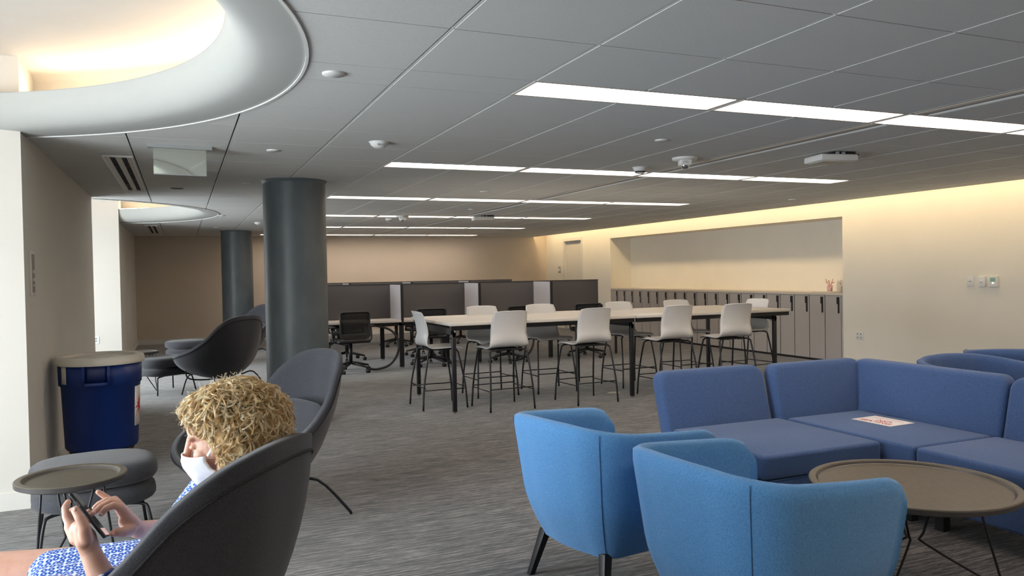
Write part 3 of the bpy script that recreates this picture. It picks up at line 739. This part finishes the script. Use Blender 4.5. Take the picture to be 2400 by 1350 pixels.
# round tray tables with bent rod legs
def tray(name, R, z, loc, rz, lab, n=3, sp=.86):
    o = thing(name, lab, 'table', loc, rz, 'round tray tables')
    tp = MB().lathe([(0, z-.014), (R-.045, z-.014), (R-.038, z-.011), (R-.030, z-.001), (R-.026, z), (R-.004, z), (R, z-.003), (R-.003, z-.007), (R-.02, z-.028), (0, z-.029)], n=128, smooth=False).build('tabletop', m_brown, o)
    MB().lathe([(R-.001, z-.0045), (R+.0006, z-.006), (R-.001, z-.023), (R-.018, z-.0305), (R-.06, z-.0305)], n=128, smooth=False).build('dark_edge', m_trim, o)
    MB().lathe([(R-.0395, z-.0112), (R-.0345, z-.0055)], n=72).build('groove_line', m_trim, o)
    for k in range(n):
        a = 2*PI*k/n
        P = lambda r_, da, zz: (r_*math.cos(a+da), r_*math.sin(a+da), zz)
        MB().tube(spline([P(R*.62, .12, z-.03), P(R*sp*.98, .02, .03), P(R*sp, 0, .008), P(R*sp*.93, -.02, .012), P(.05, 0, z*.40), P(.045, .0, z*.5), P(.10, -.2, z-.03)], 3), .0055, 7).build('leg', m_black, o)
    return o
tray('side_table', .224, .50, (-.47, 3.98, 0), .5, 'small round dark tray table beside the phone and the near ottoman')
tray('side_table', .20, .50, (-.46, 10.45, 0), .3, 'small round tray table just right of the blue bin')
tray('coffee_table', .415, .44, (2.88, 2.42, 0), -.62, 'large round brown tray coffee table before the sofa')

# ================================================================== BIN
bn = thing('rubbish_bin', 'large round blue plastic bin with cream lid by the left pier', 'bin', (-.55, 6.36, 0))
CB = MB().lathe([(0, .17), (.228, .17), (.237, .185), (.254, .62), (.268, .63), (.272, .79), (.25, .79)], n=64).build('bin_body', m_canb, bn)
MB().lathe([(.262, .775), (.290, .775), (.292, .79), (.288, .82), (.275, .832), (.235, .830), (.228, .812), (.16, .812), (.15, .822), (.10, .822), (.095, .828), (0, .828)], n=128, smooth=False).build('lid', m_lid, bn)
def onr(r_, a, z): return Vector((r_*math.cos(a), r_*math.sin(a), z))
def patch(a0, a1, z0, z1, r_, m, name, parent, t_=.004, rr=None):
    n = 8
    return MB().grid(lambda u, v: onr((r_ if rr is None else rr(z0+(z1-z0)*v)), a0+(a1-a0)*u, z0+(z1-z0)*v), n, 2).build(name, m, parent, solid=t_, soff=0)
# hooded grip in front, darker patch painting the shade of the grip pocket
ag = -PI/2-.02
hd = MB()
for (a0, a1, z0, z1) in ((ag-.30, ag-.24, .645, .775), (ag+.24, ag+.30, .645, .775), (ag-.30, ag+.30, .635, .66)):
    n = 5
    hd.grid(lambda u, v, a0=a0, a1=a1, z0=z0, z1=z1: onr(.285, a0+(a1-a0)*u, z0+(z1-z0)*v), n, 1)
hd.build('grip', m_canb, bn, solid=.028)
patch(ag-.24, ag+.24, .66, .775, .275, mat('pocket_shade', (.003, .014, .09), .5), 'grip_shade', bn)
patch(ag-.95, ag-.78, .65, .77, .275, m_lid, 'side_label', bn)
patch(ag+1.12, ag+1.60, .315, .60, 0, m_paper, 'sticker', bn, .002, rr=lambda z: .2385+(z-.185)/.435*.016+.002)
stk = [k for k in bpy.data.objects if k.parent == bn and k.name.startswith('sticker')][0]
sm_ = MB(); ac = ag+1.40
for k in range(10):
    a = 2*PI*k/10+.2; r1 = .13 if k % 2 == 0 else .095; r2 = .03
    P3 = [(r2*math.cos(a-.33), r2*math.sin(a-.33)), (r1*math.cos(a), r1*math.sin(a)), (r2*math.cos(a+.33), r2*math.sin(a+.33))]
    q = [onr(.2385+((.46+pz)-.185)/.435*.016+.0045, ac+px/.25*.8, .46+pz) for px, pz in P3]+[onr(.2385+(.46-.185)/.435*.016+.0045, ac, .46)]
    sm_.add(q, [(0, 1, 2, 3)])
sm_.build('red_burst', m_red, stk)
dl = MB().lathe([(0, .13), (.20, .13), (.21, .15), (.20, .17), (0, .17)], n=32).build('dolly', m_blackp, bn)
for k in range(5):
    a = 2*PI*k/5-.35; c0 = onr(.20, a, .04); t3 = Vector((-math.sin(a), math.cos(a), 0))
    cc_ = MB().tube([c0-t3*.012, c0+t3*.012], .04, 16).build('caster', m_black, bn)
    MB().tube([c0-t3*.014, c0+t3*.014], .012, 10).tube([c0+Vector((0, 0, .03)), c0+Vector((0, 0, .1))], .012, 8).build('caster_fork', m_chrome, cc_)

# ================================================================== BLUE TUB ARMCHAIRS
def tub(name, loc, deg, lab, grp='blue tub armchairs'):
    o = thing(name, lab, 'armchair', loc, math.radians(deg), grp)
    # local: facing +x ; U plan, shell tapers to the bottom
    W, D, R, T = .375, .695, .225, .055
    pl = []
    pl += [(D*.5, W)]
    for k in range(1, 5): pl.append((D*.5-(D-R)*k/5, W+.012*math.sin(k/5*PI)))
    for k in range(0, 9):
        a = PI/2+PI/2*k/8; pl.append((-D*.5+R+R*math.cos(a), W-R+R*math.sin(a)))
    pl.append((-D*.5-.012, (W-R)*.5)); pl.append((-D*.5-.015, 0))
    plan = [Vector((x, y, 0)) for x, y in pl]+[Vector((x, -y, 0)) for x, y in pl[-2::-1]]
    plan = spline(plan, 2); n = len(plan)-1
    Z0, Z1 = .20, .72
    def f(u, v):      # v goes outside bottom -> rim -> inside bottom
        i = int(round(u*n)); p = plan[i]; a = plan[max(0, i-1)]; b_ = plan[min(n, i+1)]
        nr = Vector((-(b_-a).y, (b_-a).x, 0)).normalized()*-1
        # nr points outward
        if nr.dot(p-Vector((.1, 0, 0))) < 0: nr = -nr
        e = min(u, 1-u)*2; endr = max(0, 1-e/.10)    # arm ends: round the top corner
        Zr = .731-.07*p.x-.145*p.y**2; zt_ = Zr-.075*(1-math.sqrt(max(0, 1-endr**2)))
        if v <= .44: q = v/.44; z = Z0+(zt_-.03-Z0)*q; off = 0
        elif v <= .56:
            q = (v-.44)/.12*PI; z = zt_-.03+.03*math.sin(q); off = -(1-math.cos(q))/2*T
        else: q = (v-.56)/.44; z = (zt_-.03)+(.30-(zt_-.03))*q; off = -T
        k = max(0, (Z1-z)/(Z1-Z0)); tap = .075*k+.075*max(0, k-.6)**1.5*3
        pp = p-nr*(tap if v <= .5 else tap*.6)+nr*off
        if endr > 0: pp -= (Vector((1, 0, 0)))*.02*endr**2*0
        return Vector((pp.x-(.03*k if p.x > 0 else 0), pp.y, z))
    body = MB().grid(f, n, 26)
    # close arm ends and underside
    U_ = n+1
    e0 = [j*U_ for j in range(27)]; e1 = [j*U_+n for j in range(27)]
    for e, rev in ((e0, False), (e1, True)):
        for j in range(13):
            q = (e[j], e[j+1], e[26-j-1], e[26-j])
            if len(set(q)) == 4: body.f.append(q if rev else q[::-1]); body.sm.append(True)
    so_ = body.build('shell', m_blue_lit, o)
    # underside pan
    MB().prism([(f(i/n, 0).x, f(i/n, 0).y) for i in range(0, n+1)], .19, .215).build('base_pan', m_blue_lit, o, bevel=.01)
    s_ = MB().box(-.14, .24, -.22, .22, .20, .335).build('seat_base', m_blue_lit, o, bevel=.03)
    MB().box(-.22, .29, -.295, .295, .33, .43).build('seat_cushion', m_blue_lit, o, bevel=.035, seg=4)
    for u in (.315, .685):
        pts = [f(u, v)+(f(u, v)-Vector((.05, 0, f(u, v).z))).normalized()*.001 for v in [k/40*.46 for k in range(41)]]
        MB().tube(pts, .0014, 5).build('seam', m_seam, so_)
    for sx_, sy_ in ((-1, 1), (-1, -1), (1, 1), (1, -1)):
        x0, y0 = sx_*.17-.02, sy_*.20; x1, y1 = sx_*.225-.02, sy_*.25; a = .021; b_ = .014
        MB().add([(x0-a, y0-a, .215), (x0+a, y0-a, .215), (x0+a, y0+a, .215), (x0-a, y0+a, .215), (x1-b_, y1-b_, 0), (x1+b_, y1-b_, 0), (x1+b_, y1+b_, 0), (x1-b_, y1+b_, 0)],
                 [(0, 1, 2, 3), (7, 6, 5, 4), (0, 4, 5, 1), (1, 5, 6, 2), (2, 6, 7, 3), (3, 7, 4, 0)]).build('leg', m_black, o, bevel=.003)
    return freeze(o)
tb = tub('tub_armchair', (1.813, 2.171, 0), 4.7, 'blue tub armchair nearest the camera, at the bottom of the picture')
dup(tb, 'blue tub armchair behind the nearest one, farther left', (1.725, 3.03, 0), math.radians(12))
dup(tb, 'blue tub armchair whose curved inside shows just over the corner sofa back', (4.87, 3.50, 0), math.radians(262))
dup(tb, 'blue tub armchair at the right edge, farthest behind the sofa', (5.86, 3.95, 0), math.radians(38))

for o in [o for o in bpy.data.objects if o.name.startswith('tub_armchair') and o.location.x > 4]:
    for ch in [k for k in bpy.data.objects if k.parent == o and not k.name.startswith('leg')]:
        ch.material_slots[0].link = 'OBJECT'; ch.material_slots[0].material = m_blue_shade  # farther armchairs take the shaded copy of the wool
# ================================================================== SECTIONAL SOFA
def padded(name, x0, x1, y0, y1, z0, z1, parent, r=.03, m=m_blue_shade, shear=(0, 0), seg=4):
    mb = MB().box(x0, x1, y0, y1, z0, z1)
    mb.v = [(x+shear[0]*(z-z0), y+shear[1]*(z-z0), z) for x, y, z in mb.v]
    return mb.build(name, m, parent, bevel=r, seg=seg)
SZ = .425; SB = .745
def slab(mb, axis, a0, a1, t0, t1, z0, z1, k, R=.075):      # rounded back pad, leaning outwards by k per metre
    n = 6; pts = [(a0, z0), (a1, z0)]
    for i in range(n+1): a = PI/2*i/n; pts.append((a1-R+R*math.cos(a), z1-R+R*math.sin(a)))
    for i in range(n+1): a = PI/2+PI/2*i/n; pts.append((a0+R+R*math.cos(a), z1-R+R*math.sin(a)))
    N = len(pts); vs = []
    for t_ in (t0, t1):
        for a, z in pts:
            tt = t_+k*(z-z0); vs.append((a, tt, z) if axis == 'x' else (tt, a, z))
    fs = [tuple(range(N)), tuple(range(N, 2*N))[::-1]]+[(i, N+i, N+(i+1) % N, (i+1) % N) for i in range(N)]
    if axis != 'x': fs = [f[::-1] for f in fs]
    mb.add(vs, fs); return mb
def legs(o, pts):
    for x, y in pts: MB().box(x-.025, x+.025, y-.025, y+.025, 0, .125).build('leg', m_blackp, o)
s1_ = thing('sofa_section', 'blue sofa section without arms, left of the corner section', 'sofa', (2.67, 3.10, 0), 0, 'blue sectional sofa pieces')
padded('seat_cushion', 0, .80, 0, .80, .30, SZ, s1_, .022)
padded('seat_base', .01, .79, .01, .82, .125, .295, s1_, .02)
slab(MB(), 'x', 0, .80, .76, .87, .13, SB, .28).build('backrest', m_blue_shade, s1_, bevel=.032, seg=4)
MB().box(.0, .80, -.001, .0, .298, .302).build('seam', m_seam, s1_)
legs(s1_, ((.06, .06), (.74, .06), (.06, .8), (.74, .8)))
s2_ = thing('sofa_section', 'blue corner sofa section with the paper sign lying on it', 'sofa', (3.50, 2.93, 0), 0, 'blue sectional sofa pieces')
padded('seat_cushion', 0, .62, 0, .93, .30, SZ, s2_, .022)
padded('seat_base', .01, .64, .01, .95, .125, .295, s2_, .02)
mb = slab(MB(), 'x', 0, .78, .92, 1.03, .13, SB, .22); slab(mb, 'y', 0, 1.10, .60, .71, .13, SB, .22)
mb.build('backrest', m_blue_shade, s2_, bevel=.032, seg=4)
MB().tube([(.592+.22*z_, .912+.22*z_, z_+.13) for z_ in (.30, .45, .585)], .0022, 5).build('corner_seam', m_seam, s2_)
legs(s2_, ((.10, .10), (.12, .85), (.62, .06)))
s3_ = thing('sofa_section', 'blue sofa section at the right edge of the picture', 'sofa', (3.50, 2.10, 0), 0, 'blue sectional sofa pieces')
padded('seat_cushion', 0, .62, 0, .82, .30, SZ, s3_, .022)
padded('seat_base', .01, .64, .01, .81, .125, .295, s3_, .02)
slab(MB(), 'y', 0, .82, .60, .71, .13, SB, .22).build('backrest', m_blue_shade, s3_, bevel=.032, seg=4)
legs(s3_, ((.10, .74), (.10, .08), (.62, .08)))
# sign on the seat
sg_ = thing('paper_sign', 'white paper sign with red lettering lying on the corner seat', 'sign', (3.925, 3.50, SZ+.001), -PI/2+.04)
MB().box(-.14, .14, -.105, .105, 0, .0015).build('sheet', m_paper, sg_)
text('lettering', 'NO', .062, m_red, sg_, Matrix.Translation((.02, -.012, .002)))
text('lettering', 'SEATING', .055, m_red, sg_, Matrix.Translation((.0, -.062, .002)))
MB().box(-.10, .11, .045, .050, .0015, .002).box(-.10, .09, .062, .066, .0015, .002).box(-.08, .08, .078, .082, .0015, .002).build('small_print', m_redp, sg_)

# ================================================================== PERSON
pz = thing('person', 'person with curly blond hair, white mask and blue patterned dress, holding a phone', 'person', (-.05, 2.4, 0))
PO = Vector((-.05, 2.4, 0))
def loc_(p): return Vector(p)-PO
def cap(bm_, a, b_, ra, rb, n=20, k=8):        # tapered capsule
    a = loc_(a); b_ = loc_(b_); d = b_-a; L = d.length; z = d.normalized() if L > 1e-6 else Vector((0, 0, 1))
    x = z.orthogonal().normalized(); y = z.cross(x); rings = []
    for i in range(k+1): t_ = -PI/2+PI/2*i/k; rings.append((ra*math.cos(t_), ra*math.sin(t_)))
    for i in range(k+1): t_ = PI/2*i/k; rings.append((rb*math.cos(t_), L+rb*math.sin(t_)))
    bm_.add([a+z*h+(x*math.cos(2*PI*j/n)+y*math.sin(2*PI*j/n))*max(r_, 1e-4) for r_, h in rings for j in range(n)],
            [(i*n+j, i*n+(j+1) % n, (i+1)*n+(j+1) % n, (i+1)*n+j) for i in range(len(rings)-1) for j in range(n)]+[tuple(range(n))[::-1], tuple((len(rings)-1)*n+j for j in range(n))], True)
def chain(bm_, pts, rs):
    for i in range(len(pts)-1): cap(bm_, pts[i], pts[i+1], rs[i], rs[i+1])
def ell(bm_, c, R3, rad, n=28, k=18):
    c = loc_(c)
    bm_.add([c+R3 @ Vector((rad[0]*math.cos(-PI/2+PI*i/k)*math.cos(2*PI*j/n), rad[1]*math.cos(-PI/2+PI*i/k)*math.sin(2*PI*j/n), rad[2]*math.sin(-PI/2+PI*i/k))) for i in range(k+1) for j in range(n)],
            [(i*n+j, i*n+(j+1) % n, (i+1)*n+(j+1) % n, (i+1)*n+j) for i in range(k) for j in range(n)], True)
def remesh(o, vox, it=6):
    d = o.modifiers.new('r', 'REMESH'); d.mode = 'VOXEL'; d.voxel_size = vox; d.use_smooth_shade = True
    d = o.modifiers.new('m', 'SMOOTH'); d.iterations = it; d.factor = .5
I3 = Matrix.Identity(3)
B = MB()
# ---- head: face looks to -x and down
HC = U(533, 1013, 2.22); HS = 1.08
tiltR = Matrix.Rotation(math.radians(-20), 3, 'Z') @ Matrix.Rotation(math.radians(-17), 3, 'Y')     # nod and turn away
def hp(x, y, z): return HC+tiltR @ (Vector((x, y, z))*HS)   # head space: -x is forward, z up
ell(B, hp(.012, 0, .02), tiltR, (.092, .074, .092))
ell(B, hp(-.030, 0, -.03), tiltR, (.072, .062, .085)); ell(B, hp(-.030, 0, .030), tiltR, (.072, .064, .055))
chain(B, [hp(-.055, 0, -.085), hp(-.03, 0, -.10)], [.030, .036])
for s in (-1, 1):
    cap(B, hp(-.02, s*.048, -.085), hp(.015, s*.058, -.05), .024, .026)
    ell(B, hp(.012, s*.074, -.018), tiltR, (.020, .008, .032))     # ears
    ell(B, hp(-.064, s*.034, -.034), tiltR, (.028, .024, .026))    # cheeks
    ell(B, hp(-.079, s*.028, .016), tiltR, (.015, .026, .009))     # brow
    ell(B, hp(-.080, s*.030, -.005), tiltR, (.015, .016, .009))    # lids
chain(B, [hp(-.094, 0, .016), hp(-.112, 0, -.014), hp(-.127, 0, -.036)], [.011, .011, .013])
for s in (-1, 1): ell(B, hp(-.116, s*.011, -.040), tiltR, (.010, .008, .008))
ell(B, hp(-.092, 0, -.066), tiltR, (.012, .024, .007)); ell(B, hp(-.090, 0, -.078), tiltR, (.012, .021, .007))
# ---- neck, torso, limbs
NB = Vector((.17, 2.40, .78)); PV = Vector((.02, 2.42, .505))
cap(B, hp(.03, 0, -.06), NB, .050, .056)
SLp = Vector((.15, 2.27, .735)); SRp = U(512, 1132, 2.43)
cap(B, SLp, SRp, .052, .052); chain(B, [NB+Vector((0, 0, -.03)), Vector((.13, 2.42, .66)), PV], [.075, .115, .135])
ELp = U(278, 1440, 1.97); WLp = U(211, 1292, 1.97)
chain(B, [SLp, ELp], [.047, .037]); chain(B, [ELp, ELp.lerp(WLp, .35), WLp], [.038, .036, .024])
ERp = U(414, 1247, 2.34); WRp = U(322, 1241, 2.12)
chain(B, [SRp, ERp], [.046, .036]); chain(B, [ERp, ERp.lerp(WRp, .35), WRp], [.036, .034, .023])
KL = Vector((-.50, 2.37, .525)); KR = Vector((-.50, 2.62, .535))
chain(B, [PV+Vector((0, -.08, 0)), KL], [.088, .062]); chain(B, [PV+Vector((0, .08, 0)), KR], [.088, .062])
for kk, s in ((KL, -1), (KR, 1)):
    an = kk+Vector((-.14, .02, -.45)); chain(B, [kk, kk.lerp(an, .35), an], [.060, .052, .034]); cap(B, an+Vector((.02, 0, -.03)), an+Vector((-.15, 0, -.065)), .03, .022)
# ---- left hand (holds the phone). t grows away from the camera
LH_ = lambda x, y, t_: U(x, y, t_)
pw = [WLp, LH_(200, 1262, 1.965), LH_(186, 1240, 1.965)]
chain(B, pw, [.024, .026, .023])
cap(B, LH_(200, 1268, 1.985), LH_(172, 1232, 1.99), .020, .014)
cap(B, LH_(196, 1270, 1.95), LH_(188, 1238, 1.95), .018, .015)
cap(B, LH_(180, 1262, 1.975), LH_(163, 1236, 1.985), .018, .013)
fing = [([(166, 1234, 1.985), (155, 1212, 1.995), (152, 1190, 2.02), (160, 1176, 2.045)], [.0120, .0098, .0090, .0078]),
        ([(166, 1240, 1.995), (158, 1216, 2.02), (168, 1198, 2.05), (190, 1186, 2.045)], [.0120, .0100, .0090, .0078]),
        ([(172, 1246, 2.0), (172, 1226, 2.035), (188, 1210, 2.055), (208, 1203, 2.04)], [.0115, .0098, .0088, .0076]),
        ([(182, 1252, 2.0), (186, 1236, 2.03), (202, 1224, 2.045), (220, 1218, 2.03)], [.0105, .0088, .0080, .0070])]
for pts, rs in fing: chain(B, [LH_(*p) for p in pts], rs)
chain(B, [LH_(203, 1262, 1.945), LH_(198, 1238, 1.93), LH_(187, 1214, 1.93), LH_(176, 1196, 1.938)], [.0165, .0140, .0118, .0098])
# ---- right hand, index tapping the screen
RH_ = LH_
chain(B, [WRp, RH_(300, 1222, 2.10)], [.023, .024])
cap(B, RH_(312, 1228, 2.09), RH_(284, 1192, 2.065), .018, .013)
cap(B, RH_(305, 1222, 2.11), RH_(274, 1180, 2.10), .019, .013)
cap(B, RH_(304, 1216, 2.125), RH_(268, 1172, 2.125), .017, .012)
cap(B, RH_(302, 1240, 2.08), RH_(290, 1218, 2.075), .020, .014)
rf = [([(284, 1190, 2.06), (268, 1184, 2.05), (248, 1192, 2.04), (238, 1205, 2.035)], [.0110, .0098, .0088, .0076]),
      ([(277, 1181, 2.085), (258, 1177, 2.075), (236, 1188, 2.06), (222, 1200, 2.05)], [.0112, .0100, .0090, .0078]),
      ([(270, 1174, 2.11), (250, 1173, 2.10), (232, 1182, 2.09), (222, 1190, 2.085)], [.0110, .0096, .0088, .0076]),
      ([(268, 1176, 2.13), (256, 1171, 2.13), (242, 1161, 2.125), (230, 1153, 2.12)], [.0108, .0094, .0084, .0074])]
for pts, rs in rf: chain(B, [RH_(*p) for p in pts], rs)
chain(B, [RH_(306, 1240, 2.075), RH_(290, 1247, 2.05), RH_(276, 1247, 2.035), RH_(266, 1250, 2.03)], [.0165, .0135, .0115, .0096])
bo_ = B.build('body', m_skin, pz); remesh(bo_, .0032, 5)
# eyes: closed lashes line
for s in (-1, 1):
    MB().tube([loc_(hp(-.083+.006*abs(q), s*(.031+.013*q), -.010-.003*(1-q*q))) for q in (-1, -.5, 0, .5, 1)], .0012, 5).build('eyelash', m_hair2, pz)
# nails
for p in (LH_(176, 1194, 1.928), RH_(266, 1252, 2.02), RH_(237, 1206, 2.026), RH_(221, 1201, 2.041)):
    nb = MB(); ell(nb, p, I3, (.0042, .003, .0050), 10, 8); nb.build('fingernail', m_nail, pz)
# ---- dress: torso, sleeves and lap, its own skin of cloth
D = MB()
cap(D, SLp, SRp, .068, .068); chain(D, [NB+Vector((0, 0, -.06)), Vector((.13, 2.42, .66)), PV], [.095, .135, .155])
chain(D, [SLp, SLp.lerp(ELp, .75)], [.066, .058]); chain(D, [SRp, SRp.lerp(ERp, .86)], [.072, .060])
KLs = PV.lerp(KL, .72)+Vector((0, -.01, -.005)); KRs = PV.lerp(KR, .72)
chain(D, [PV+Vector((0, -.085, 0)), KLs], [.105, .072]); chain(D, [PV+Vector((0, .085, 0)), KRs], [.105, .072]); cap(D, PV+Vector((-.06, 0, .0)), KLs.lerp(KRs, .5), .09, .066)
do_ = D.build('dress', m_dress, pz); remesh(do_, .006, 8)
# ---- mask
def mk(u, v):
    a = (u-.5)*2*1.28; zz = .001-.118*v
    prof_ = [(.0, .124), (.25, .132), (.5, .122), (.75, .112), (1, .086)]
    for i in range(4):
        if prof_[i][0] <= v <= prof_[i+1][0]: q = (v-prof_[i][0])/.25; rx = prof_[i][1]*(1-q)+prof_[i+1][1]*q
    ca = math.cos(a)
    side = abs(math.sin(a))
    zz = zz*(1-.38*side**2)-.020*side**2*(1-v)+(.0+.012*side**2)*(v)
    x = -rx*ca**.8 if ca > 0 else 0
    return loc_(hp(x-.002+.0, math.sin(a)*(.072), zz-.016-.006*math.sin(u*37)*v*(1-v)))
mo = MB().grid(mk, 36, 14).build('face_mask', m_mask, pz, solid=.004)
for s in (-1, 1):
    MB().tube([loc_(hp(*q)) for q in ((-.040, s*.071, -.035), (-.015, s*.078, -.015), (.012, s*.084, .008), (.026, s*.084, -.01), (.018, s*.080, -.045), (-.010, s*.073, -.085), (-.035, s*.066, -.095))], .0042, 6).build('ear_loop', m_mask, mo)
# ---- hair: soft base volume plus many curls
HB = MB()
blobs = [((.026, 0, .052), (.102, .105, .078)), ((.064, 0, .0), (.098, .108, .100)), ((.070, 0, -.055), (.082, .100, .075)), ((.040, -.080, -.035), (.060, .034, .080)), ((.040, .080, -.035), (.060, .034, .080)), ((-.030, 0, .078), (.056, .078, .040)), ((.045, -.068, -.095), (.055, .045, .05)), ((.045, .068, -.095), (.055, .045, .05))]
for c_, r_ in blobs: ell(HB, hp(*c_), tiltR, (r_[0]*HS*.93, r_[1]*HS*.93, r_[2]*HS*.93))
hb = HB.build('hair', m_hair2, pz); remesh(hb, .007, 4)
rnd = random.Random(3)
def hair_free(q):       # keep the face open
    x, y, z = q
    return z < .078 and x+.9*max(z, -.02) < -.038
def lvl(p): return min(((p.x-a[0])/b[0])**2+((p.y-a[1])/b[1])**2+((p.z-a[2])/b[2])**2 for a, b in blobs)
def onto(p):
    for _ in range(3):
        f0 = lvl(p); e9 = .001
        g_ = Vector((lvl(p+Vector((e9, 0, 0)))-f0, lvl(p+Vector((0, e9, 0)))-f0, lvl(p+Vector((0, 0, e9)))-f0))/e9
        if g_.length < 1e-6: break
        p = p-g_*((f0-1)/g_.length_squared)
    return p, g_.normalized()
CU = [MB(), MB(), MB()]
def scalp(wt):
    crown = rnd.random() < .2
    c_, r_ = blobs[0] if crown else blobs[rnd.choices(range(8), wt)[0]]
    th = rnd.uniform(0, 2*PI); cz = rnd.uniform(.55, 1) if crown else rnd.uniform(-1, 1); sr = math.sqrt(1-cz*cz)
    n_ = Vector((sr*math.cos(th), sr*math.sin(th), cz))
    p = Vector((c_[0]+n_.x*r_[0], c_[1]+n_.y*r_[1], c_[2]+n_.z*r_[2]))
    if hair_free(p) or lvl(p) < .9: return None
    return p, n_
cnt = 0
while cnt < 860:                                   # locks: bundles of fine strands winding down over the head
    q = scalp([6, 6, 4, 3, 3, 3.6, 2.4, 2.4])
    if not q: continue
    p, n_ = q; cnt += 1
    away = Vector((p.x-.02, p.y, 0)); sw = rnd.uniform(-.9, .9)
    path = []; L_k = rnd.uniform(.05, .125); nst = 20; hd_ = None
    for k in range(nst):
        g3 = Vector((0, 0, -1))+away*3+n_.cross(Vector((0, 0, 1)))*sw
        t3_ = g3-n_*g3.dot(n_)
        if t3_.length < 1e-4: t3_ = n_.orthogonal()
        t3_.normalize(); hd_ = t3_ if hd_ is None else (hd_*.6+t3_*.4).normalized()
        path.append((p.copy(), n_.copy(), hd_.copy()))
        p, n_ = onto(p+hd_*(L_k/nst))
        if hair_free(p): break
    N_ = len(path)-1
    if N_ < 4: continue
    rad = rnd.uniform(.006, .0135); turns = L_k/rnd.uniform(.028, .050)*N_/nst; ph = rnd.uniform(0, 6.28); sgn = rnd.choice([-1, 1])
    lift = rnd.uniform(-.002, .008); ci = rnd.choice([0, 0, 1, 1, 2]); sprd = rnd.uniform(.0007, .0018)
    for st_ in range(13):
        da, dz_, dr, dn = rnd.gauss(0, .10), rnd.gauss(0, sprd), rnd.gauss(0, sprd*.8), rnd.gauss(0, sprd)
        pts = []
        M_ = N_*2
        for k in range(M_+1):
            f_ = k/M_; kk_ = min(int(f_*N_), N_-1); w_ = f_*N_-kk_
            pp, nn, hh = path[kk_][0].lerp(path[kk_+1][0], w_), path[kk_][1], path[kk_][2]
            bb__ = nn.cross(hh); a_ = ph+da+sgn*turns*2*PI*f_; rr_ = (rad+dr)*(.35+.75*f_)
            pts.append(pp+nn*(lift+dn+rr_*.5*math.cos(a_)+.006*f_*f_)+bb__*(rr_*math.sin(a_)+dz_)+hh*(rr_*.7*math.cos(a_+.7)))
        cutp = next((k for k, q9 in enumerate(pts) if (q9.z < .074 and q9.x+.9*max(q9.z, -.02) < -.034) or q9.x < -.094), None)
        if cutp is not None: pts = pts[:cutp]; M_ = len(pts)-1
        if M_ < 4: continue
        wd = rnd.uniform(.0003, .00075)
        CU[ci if rnd.random() > .3 else rnd.choice([0, 1, 2])].tube([loc_(hp(*v_)) for v_ in pts], [wd*(1-.45*k/M_) for k in range(M_+1)], 3, caps=False)
cols = [noisy('hair_blond', (.80, .54, .24), (.98, .78, .46), (50, 50, 50), .36), noisy('hair_pale', (.92, .74, .46), (.99, .90, .70), (50, 50, 50), .34), noisy('hair_golden', (.55, .33, .13), (.78, .52, .24), (50, 50, 50), .4)]
for mb, mm in zip(CU, cols):
    o = mb.build('hair_curls', mm, hb); o['kind'] = 'stuff'
fz = MB()
for k in range(1500):
    c_, r_ = blobs[rnd.choices(range(8), [7, 5, 3, 1, 1, 4, 1, 1])[0]]
    th = rnd.uniform(0, 2*PI); cz = rnd.uniform(-.9, 1); sr = math.sqrt(1-cz*cz); n_ = Vector((sr*math.cos(th), sr*math.sin(th), cz))
    p = Vector((c_[0]+n_.x*r_[0], c_[1]+n_.y*r_[1], c_[2]+n_.z*r_[2]))
    if hair_free(p) or lvl(p) < .9: continue
    d1 = (n_.orthogonal().normalized()*rnd.uniform(-1, 1)+n_.cross(n_.orthogonal()).normalized()*rnd.uniform(-1, 1)).normalized(); L2 = rnd.uniform(.004, .022); sd = rnd.uniform(-1.6, 1.6)
    fz.tube([loc_(hp(*(p+n_*(.004+L2*math.sin(k2/5*2.4))+d1*sd*.022*math.sin(k2/5*2.6)+Vector((rnd.gauss(0, .001), rnd.gauss(0, .001), -.004*k2/5))))) for k2 in range(6)], .00022, 3, caps=False)
o = fz.build('flyaway_hair', cols[1], hb); o['kind'] = 'stuff'
# ---- bracelet
bc = U(236, 1330, 1.95)
axw = (WLp-ELp).normalized(); q1 = axw.orthogonal().normalized(); q2 = axw.cross(q1)
bctr = ELp.lerp(WLp, .62)
br = MB()
for k in range(14):
    a = 2*PI*k/14; c0 = bctr+(q1*math.cos(a)+q2*math.sin(a))*.0335
    bb_ = MB(); tn = (-q1*math.sin(a)+q2*math.cos(a))
    cap(bb_, c0-tn*.004, c0+tn*.004, .0055, .0055, 10, 4); bb_.build('bead', m_bead2 if k % 3 == 0 else m_bead, pz)
# ---- phone (held: a thing of its own)
pa = U(156, 1160, 1.975); pb_ = U(242, 1268, 1.975)
yv = (pa-pb_).normalized()
# the screen faces the person's face
nv = (HC-(pa+pb_)/2); nv = (nv-yv*nv.dot(yv)).normalized()
nv = (nv*.95+(Vector((0, 0, 0))-(fw-yv*fw.dot(yv)).normalized())*.24).normalized(); nv = (nv-yv*nv.dot(yv)).normalized()
xv = yv.cross(nv)
ph_ = thing('phone', 'black smartphone held in the left hand of the curly-haired person', 'phone', (0, 0, 0))
mw = Matrix((xv, yv, nv)).transposed().to_4x4(); mw.translation = (pa+pb_)/2+(fw*.022); ph_.matrix_world = mw
MB().box(-.036, .036, -.072, .072, -.0045, .004).build('case', m_phoneb, ph_, bevel=.0035)
MB().box(-.032, .032, -.068, .068, .004, .0047).build('screen', m_phone, ph_)
MB().box(-.031, .031, -.067, -.045, .0047, .0050).build('lit_strip', mat('screen_glow', (.75, .5, .45), .3, emit=.35), ph_)
MB().box(-.0375, -.036, .03, .045, -.001, .002).build('side_button', m_chrome, ph_)
